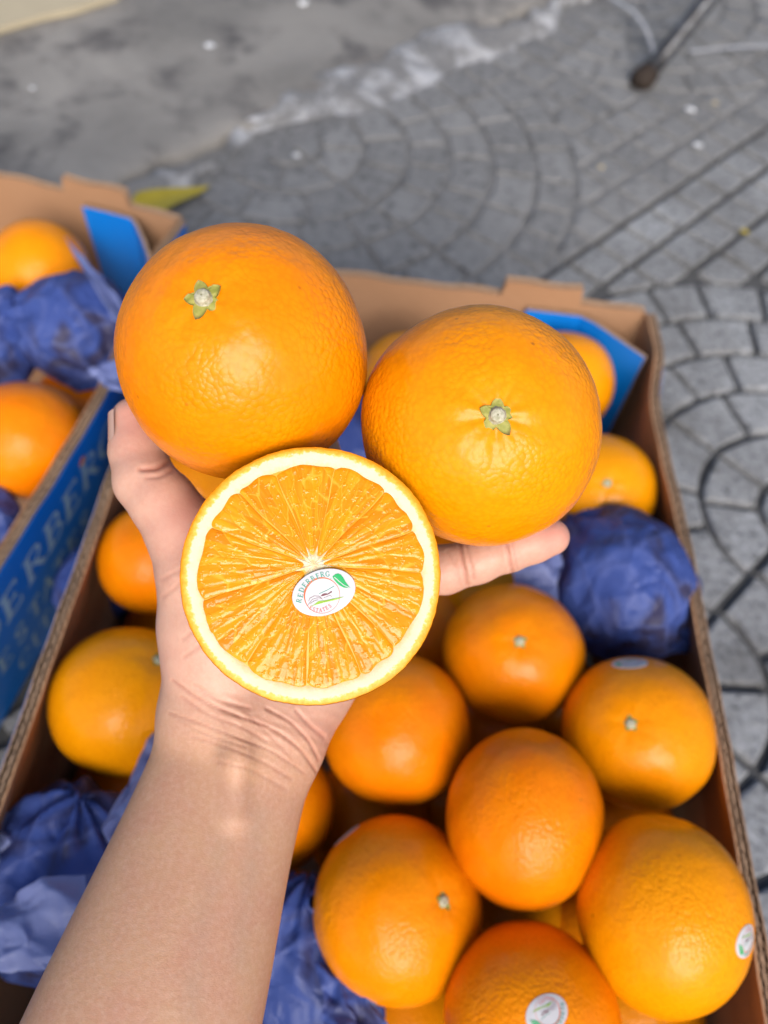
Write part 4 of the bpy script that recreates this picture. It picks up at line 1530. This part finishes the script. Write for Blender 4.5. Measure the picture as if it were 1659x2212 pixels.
def sdf(p):
    d = forearm(p)
    # heel of the hand, palm, ball of the thumb, ball of the little finger
    d = smin(d, econe(p, cs(526, 1570, .2880), cs(572, 1440, .2990), .0278, .0318, .0185, .0165), 0.010)
    d = smin(d, econe(p, cs(572, 1440, .3000), cs(715, 1160, .3110), .0325, .0350, .0160, .0125), 0.010)
    d = smin(d, econe(p, cs(484, 1510, .2860), cs(466, 1360, .2830), .0195, .0198, .0185, .0180), 0.010)
    d = smin(d, rcone(p, cs(608, 1550, .2885), cs(745, 1290, .3010), .0150, .0170), 0.008)
    for ci, ch in enumerate(FING):
        f = None
        for k in range(len(ch) - 1):
            q = rcone(p, cs(*ch[k][:3]), cs(*ch[k + 1][:3]), ch[k][3], ch[k + 1][3])
            f = q if f is None else smin(f, q, 0.003)
        d = smin(d, f, 0.009 if ci == 0 else 0.006)
    # tendon cord at the wrist
    d = smin(d, rcone(p, cs(513, 1562, .2685), cs(512, 1640, .2640), .0021, .0020), 0.008)
    d = smin(d, rcone(p, cs(512, 1640, .2640), cs(506, 1760, .2590), .0020, .0012), 0.008)
    return d


def surface_nets(lo, hi, h, block=6):
    n = np.ceil((hi - lo) / h / block).astype(int) * block
    nb_ = n // block
    cc = [lo[a] + (np.arange(nb_[a]) + 0.5) * block * h for a in range(3)]
    Cg = np.stack(np.meshgrid(*cc, indexing='ij'), -1).reshape(-1, 3)
    Dc = sdf(Cg).reshape(nb_)
    D = np.repeat(np.repeat(np.repeat(Dc.astype(np.float32), block, 0), block, 1), block, 2)
    act = np.argwhere(np.abs(Dc) < block * h * 2.4)
    o = np.stack(np.meshgrid(*[np.arange(block)] * 3, indexing='ij'), -1).reshape(-1, 3)
    for s in range(0, len(act), 4000):
        I = (act[s:s + 4000, None, :] * block + o[None]).reshape(-1, 3)
        D[I[:, 0], I[:, 1], I[:, 2]] = sdf(lo + I * h)
    S = D < 0
    cnt = np.zeros(tuple(np.array(S.shape) - 1), np.int8)
    sl = [slice(None, -1), slice(1, None)]
    for a in (0, 1):
        for b_ in (0, 1):
            for c_ in (0, 1):
                cnt += S[sl[a], sl[b_], sl[c_]]
    cells = np.argwhere((cnt > 0) & (cnt < 8))
    idx = np.full(cnt.shape, -1, np.int32)
    idx[cells[:, 0], cells[:, 1], cells[:, 2]] = np.arange(len(cells))
    corner = np.array([(a, b_, c_) for a in (0, 1) for b_ in (0, 1) for c_ in (0, 1)])
    val = np.stack([D[cells[:, 0] + k[0], cells[:, 1] + k[1], cells[:, 2] + k[2]] for k in corner], 1).astype(float)
    acc = np.zeros((len(cells), 3))
    num = np.zeros(len(cells))
    for i in range(8):
        for j in range(i + 1, 8):
            if np.abs(corner[i] - corner[j]).sum() == 1:
                m_ = (val[:, i] < 0) != (val[:, j] < 0)
                t = np.where(m_, val[:, i] / np.where(m_, val[:, i] - val[:, j], 1), 0)
                acc += (corner[i] + t[:, None] * (corner[j] - corner[i])) * m_[:, None]
                num += m_
    Vv = lo + (cells + acc / num[:, None]) * h
    quads = []
    for ax in range(3):
        a1, a2 = (ax + 1) % 3, (ax + 2) % 3
        s0 = [slice(None)] * 3
        s1 = [slice(None)] * 3
        s0[ax] = slice(None, -1)
        s1[ax] = slice(1, None)
        ch = S[tuple(s0)] != S[tuple(s1)]
        E_ = np.argwhere(ch)
        ok = (E_[:, a1] > 0) & (E_[:, a2] > 0) & (E_[:, a1] < cnt.shape[a1]) & (E_[:, a2] < cnt.shape[a2]) & (E_[:, ax] < cnt.shape[ax])
        E_ = E_[ok]
        ins = S[E_[:, 0], E_[:, 1], E_[:, 2]]
        q = []
        for (u, v) in ((-1, -1), (0, -1), (0, 0), (-1, 0)):
            I = E_.copy()
            I[:, a1] += u
            I[:, a2] += v
            q.append(idx[I[:, 0], I[:, 1], I[:, 2]])
        q = np.stack(q, 1)
        q[~ins] = q[~ins][:, ::-1]
        quads.append(q)
    Q = np.concatenate(quads)
    return Vv, Q[(Q >= 0).all(1)]


lo = np.array([-0.185, -0.375, 0.125])
hi = np.array([0.080, 0.085, 0.345])
HV, HQ = surface_nets(lo, hi, 0.00070)
# relax
E_ = np.concatenate([HQ[:, [0, 1]], HQ[:, [1, 2]], HQ[:, [2, 3]], HQ[:, [3, 0]]])
E_ = np.concatenate([E_, E_[:, ::-1]])
deg = np.bincount(E_[:, 0], minlength=len(HV)).astype(float)
for it in range(6):
    s = np.stack([np.bincount(E_[:, 0], HV[E_[:, 1], a], len(HV)) for a in range(3)], 1) / np.maximum(deg, 1)[:, None]
    HV = HV + (0.55 if it % 2 == 0 else -0.40) * (s - HV)
# normals (camera frame)
fn = np.cross(HV[HQ[:, 2]] - HV[HQ[:, 0]], HV[HQ[:, 3]] - HV[HQ[:, 1]])
vn = np.stack([sum(np.bincount(HQ[:, k], fn[:, a], len(HV)) for k in range(4)) for a in range(3)], 1)
vn /= np.linalg.norm(vn, axis=1)[:, None] + 1e-12
g_ = sdf(HV + vn * 0.002) - sdf(HV - vn * 0.002)
if np.median(g_) < 0:
    vn = -vn
    flip = True
else:
    flip = False
ppx = 829.5 + F * HV[:, 0] / HV[:, 2]
ppy = 1106 - F * HV[:, 1] / HV[:, 2]
front = np.clip(-vn[:, 2] * 3, 0, 1)          # palm side


def poly_dist(pts):
    best = np.full(len(HV), 1e9)
    P2 = np.c_[ppx, ppy]
    pts = np.array(pts, float)
    # rounded: subdivide with a spline-ish resample
    t = np.linspace(0, len(pts) - 1, len(pts) * 5)
    k = np.arange(len(pts))
    sx, sy = np.interp(t, k, pts[:, 0]), np.interp(t, k, pts[:, 1])
    for _ in range(4):
        sx[1:-1] = (sx[:-2] + 2 * sx[1:-1] + sx[2:]) / 4
        sy[1:-1] = (sy[:-2] + 2 * sy[1:-1] + sy[2:]) / 4
    for i in range(len(t) - 1):
        a, b_ = np.array([sx[i], sy[i]]), np.array([sx[i + 1], sy[i + 1]])
        ab = b_ - a
        u = np.clip(((P2 - a) @ ab) / (ab @ ab + 1e-9), 0, 1)
        q = P2 - a - u[:, None] * ab
        best = np.minimum(best, np.sqrt((q * q).sum(1)))
    return best


CREASE = [  # points, width in frame pixels, depth in metres
    ([(372, 1470), (430, 1512), (505, 1543), (590, 1572), (650, 1618), (684, 1668)], 3.2, 0.0006),
    ([(366, 1540), (430, 1562), (505, 1590), (590, 1622), (655, 1668)], 2.8, 0.0004),
    ([(392, 1505), (450, 1545), (520, 1568), (575, 1600)], 3.5, 0.0004),
    ([(575, 1530), (628, 1558), (668, 1600), (688, 1640)], 3.2, 0.0006),
    ([(640, 1535), (672, 1570), (700, 1592)], 4, 0.0005),
    ([(415, 1590), (480, 1610), (560, 1640), (630, 1682)], 3.5, 0.0003),
    ([(470, 1645), (540, 1660), (620, 1705)], 4, 0.0002),
    ([(420, 1480), (470, 1512), (540, 1530)], 3.5, 0.0003),
    ([(385, 1555), (450, 1590), (530, 1612)], 3, 0.0002),
    ([(440, 1500), (480, 1560), (500, 1600)], 3, 0.00015),
    ([(540, 1545), (600, 1605), (640, 1650)], 3, 0.0002),
    ([(365, 998), (338, 1012), (305, 1014)], 5, 0.0008),
    ([(372, 1016), (345, 1030), (318, 1032)], 4, 0.0004),
    ([(352, 1290), (385, 1265), (425, 1225)], 4, 0.0003),
    ([(350, 1252), (380, 1236), (410, 1220)], 4, 0.0003),
    ([(395, 1380), (420, 1362), (440, 1352)], 4, 0.0003),
    ([(398, 1420), (430, 1395), (455, 1385)], 4, 0.0003),
    ([(1089, 1150), (1096, 1185), (1108, 1235)], 4, 0.0007),
    ([(1102, 1150), (1108, 1182), (1118, 1228)], 3, 0.0004),
    ([(993, 1170), (998, 1210), (1010, 1262)], 4, 0.0007),
    ([(1006, 1170), (1014, 1205), (1024, 1250)], 3, 0.0004),
    ([(968, 1190), (985, 1225), (995, 1262)], 3, 0.0003),
]
cre = np.zeros(len(HV))
dis = np.zeros(len(HV))
for pts, w, dep in CREASE:
    q = poly_dist(pts)
    gsn = np.exp(-(q / w) ** 2)
    cre = np.maximum(cre, gsn * min(1, dep / 0.0008))
    dep *= 0.8
    dis -= dep * gsn * front
    dis += dep * 0.22 * np.exp(-((q - 2.2 * w) / (1.3 * w)) ** 2) * front
# loose skin folds over the heel of the hand
fold = np.exp(-((ppy - (1500 + (ppx - 370) * 0.30)) / 70) ** 2) * np.clip((ppx - 350) / 60, 0, 1) * front
dis += 0.00010 * fold * np.sin((ppy - ppx * 0.36 + 12 * vnoise(np.c_[ppx, ppy, 0 * ppx], 0.02, 4)) * 0.21)
HV = HV + vn * dis[:, None]
palm = np.clip((1640 - ppy + 0.15 * (ppx - 500)) / 170, 0, 1)
vein = np.zeros(len(HV))
for pts in ([(500, 1720), (470, 1850), (430, 1990), (410, 2210)], [(560, 1760), (540, 1900), (520, 2080)]):
    vein = np.maximum(vein, np.exp(-(poly_dist(pts) / 26) ** 2) * front)
flush = np.maximum(np.exp(-((ppx - 300) ** 2 + (ppy - 900) ** 2) / 70 ** 2), np.exp(-((ppx - 1200) ** 2 + (ppy - 1155) ** 2) / 60 ** 2))
flush = np.maximum(flush, 0.8 * np.exp(-((ppx - 420) ** 2 + (ppy - 1120) ** 2) / 75 ** 2))
flush = np.maximum(flush, 0.5 * np.exp(-((ppx - 690) ** 2 + (ppy - 1580) ** 2) / 50 ** 2))
WV = HV[:, :1] * rt + HV[:, 1:2] * up + HV[:, 2:3] * fw + CP
if not flip:
    HQ = HQ[:, ::-1]      # the camera frame is left-handed
wrist = cp(522, 1600, 0.2865)
person = obj('person', make_mesh('person', WV - wrist, HQ, M['skin'], True, attrs={'palm': palm, 'crease': np.clip(cre, 0, 1), 'vein': vein, 'flush': flush}),
             None, wrist, label='bare left forearm and hand, palm up, holding three oranges above the crate', cat='person')

# thumbnail seen edge-on
b = MB()
tipc, midc = cs(291, 900, .2888), cs(300, 985, .2862)
ax = tipc - midc
ax /= np.linalg.norm(ax)
side = np.array([-1.0, -0.1, -0.22])
side -= ax * (side @ ax)
side /= np.linalg.norm(side)
wv = np.cross(ax, side)
G = []
for u in np.linspace(0, 1, 14):
    row = []
    for v in np.linspace(-1, 1, 13):
        ctr = midc + (tipc - midc) * 0.30 + ax * u * 0.0122
        rad_ = 0.0101 - 0.0009 * u + 0.00035
        wd_ = 0.80 * (1 if u > 0.2 else math.sqrt(max(0.02, 1 - ((0.2 - u) / 0.2) ** 2)))
        a = v * wd_
        row.append(ctr + (side * math.cos(a) + wv * math.sin(a)) * rad_ * (1 - 0.02 * u))
    G.append(row)
G = np.array(G)
G = G[..., :1] * rt + G[..., 1:2] * up + G[..., 2:3] * fw + CP - wrist
b.grid(G)
nail = obj('fingernail', b.mesh('fingernail', M['nail'], True), person)

# ------------------------------------------------------------------ small things on the ground
# leaning metal leg at the upper right
foot = gp(1385, 178, 0.0)
p_a = cp(1545, -20, float((gp(1500, 30, 0.0) - CP) @ fw) * 0.86)
dr = (p_a - foot) / np.linalg.norm(p_a - foot)
r_ = obj('stand_leg', None, loc=foot, label='dark metal leg of a stand leaning on the paving at the upper right', cat='stand leg')
b = MB()
b.tube([dr * s for s in (0.012, 0.06, 0.3, 0.75)], [0.0135, 0.0140, 0.0145, 0.0145], 20)
obj('tube', b.mesh('tube', M['rod'], True), r_)
b = MB()
b.tube([Vector((0, 0, -0.002)), Vector((0, 0, 0.004)), Vector(dr * 0.014), Vector(dr * 0.022), Vector(dr * 0.024)], [0.0185, 0.0200, 0.0180, 0.0160, 0.0135], 20)
obj('foot_cap', b.mesh('foot_cap', M['rubber'], True), r_)


def ribbon(name, pts, w, label, cat, mat, z0=0.002, h=0.0006):
    Q = []
    pts = np.array(pts, float)
    t = np.linspace(0, len(pts) - 1, 60)
    k = np.arange(len(pts))
    X = np.stack([np.interp(t, k, pts[:, a]) for a in range(3)], 1)
    for _ in range(12):
        X[1:-1] = (X[:-2] + 2 * X[1:-1] + X[2:]) / 4
    d = np.gradient(X, axis=0)
    d /= np.linalg.norm(d, axis=1)[:, None]
    n = np.cross(d, [0, 0, 1.0])
    n /= np.linalg.norm(n, axis=1)[:, None]
    o = X[0].copy()
    X = X - o
    b = MB()
    R = np.stack([X + n * w / 2, X + n * w / 2 + [0, 0, h], X - n * w / 2 + [0, 0, h], X - n * w / 2], 1)
    for a in range(4):
        b.grid(np.stack([R[:, a], R[:, (a + 1) % 4]], 1))
    return obj(name, b.mesh(name, M[mat]), None, o, label=label, cat=cat)


ribbon('packing_strap', [gp(1250, -60, .012), gp(1330, 0, .012), gp(1375, 30, .02), gp(1400, 70, .018), gp(1413, 115, .006), gp(1417, 150, .003)], 0.006,
       'thin pale plastic strap curving down to the metal leg', 'strap', 'strap')
ribbon('packing_strap', [gp(1490, 112, .004), gp(1540, 106, .006), gp(1600, 101, .006), gp(1680, 100, .006)], 0.007,
       'pale plastic strap running out of the right edge beyond the metal leg', 'strap', 'strap')

# yellow leaf behind the left crate
q0, q1 = gp(290, 462, 0.010), gp(452, 397, 0.010)
ax_ = (q1 - q0)
Ll = np.linalg.norm(ax_)
ax_ /= Ll
pn = np.array([-ax_[1], ax_[0], 0])
b = MB()
G = []
for u in np.linspace(0, 1, 18):
    w = 0.0005 + 0.030 * (1 - u) ** 0.85 * min(1, 0.25 + u * 4)
    G.append([ax_ * u * Ll + pn * w * v + np.array([0, 0, 0.006 * abs(v) * (1 - u) + 0.003 * math.sin(u * 5)]) for v in np.linspace(-1, 1, 7)])
b.grid(np.array(G))
b.grid(np.array(G)[:, ::-1] - [0, 0, 0.0008])
obj('leaf', b.mesh('leaf', M['leaf'], True), None, q0, label='pointed yellow leaf on the ground behind the corner of the left crate', cat='leaf')

# pale board at the upper left
bd = [gp(-80, 95, 0.02), gp(0, 58, 0.02), gp(90, 32, 0.02), gp(160, 18, 0.02), gp(250, -12, 0.02), gp(330, -90, 0.02), gp(-80, -90, 0.02)]
o0 = bd[1].copy()
b = MB()
nb_ = len(bd)
b.add([p - o0 for p in bd] + [p - o0 - np.array([0, 0, 0.009]) for p in bd],
      [tuple(range(nb_))[::-1], tuple(range(nb_, 2 * nb_))] + [(k, (k + 1) % nb_, nb_ + (k + 1) % nb_, nb_ + k) for k in range(nb_)])
obj('board', b.mesh('board', M['board']), None, o0, label='pale beige board lying on the concrete in the upper left corner', cat='board')


def scrap(px, py, s, label, mat='scrap', z=0.010, seed=1, flat=0.35):
    P = gp(px, py, z)
    V, T = ico(3)
    r = 1 + 0.35 * vnoise(V, 1.7, seed) + 0.15 * vnoise(V, 4, seed + 1)
    me = make_mesh('paper_scrap', V * r[:, None] * np.array([s, s * 0.75, s * flat]) * 0.8, T, M[mat], False)
    return obj('paper_scrap', me, None, P, label=label, cat='scrap', group='litter on the ground')


scrap(452, 98, 0.010, 'crumpled white paper scrap on the concrete above the left held orange', seed=1)
scrap(655, 6, 0.009, 'white paper scrap on the concrete at the top edge of the picture', seed=2)
scrap(1492, 236, 0.0085, 'small bright white scrap on the paving below the metal leg', z=0.003, seed=3)
scrap(1508, 313, 0.007, 'greyish white crumb on the paving under the bright white scrap', z=0.003, seed=4)
scrap(1545, 222, 0.006, 'yellowish crumb on the paving right of the bright white scrap', 'board', z=0.003, seed=5)
scrap(1608, 499, 0.006, 'yellow crumb in a paving joint at the right edge', 'leaf', z=0.002, seed=6)
scrap(1298, 360, 0.006, 'pale beige crumb on the worn paving above the crate', 'board', z=0.002, seed=7)
scrap(70, 190, 0.0045, 'thin white fleck on the concrete at the left edge', seed=8)
scrap(640, 335, 0.006, 'white fleck in the mortar between concrete and paving', z=0.004, seed=9)
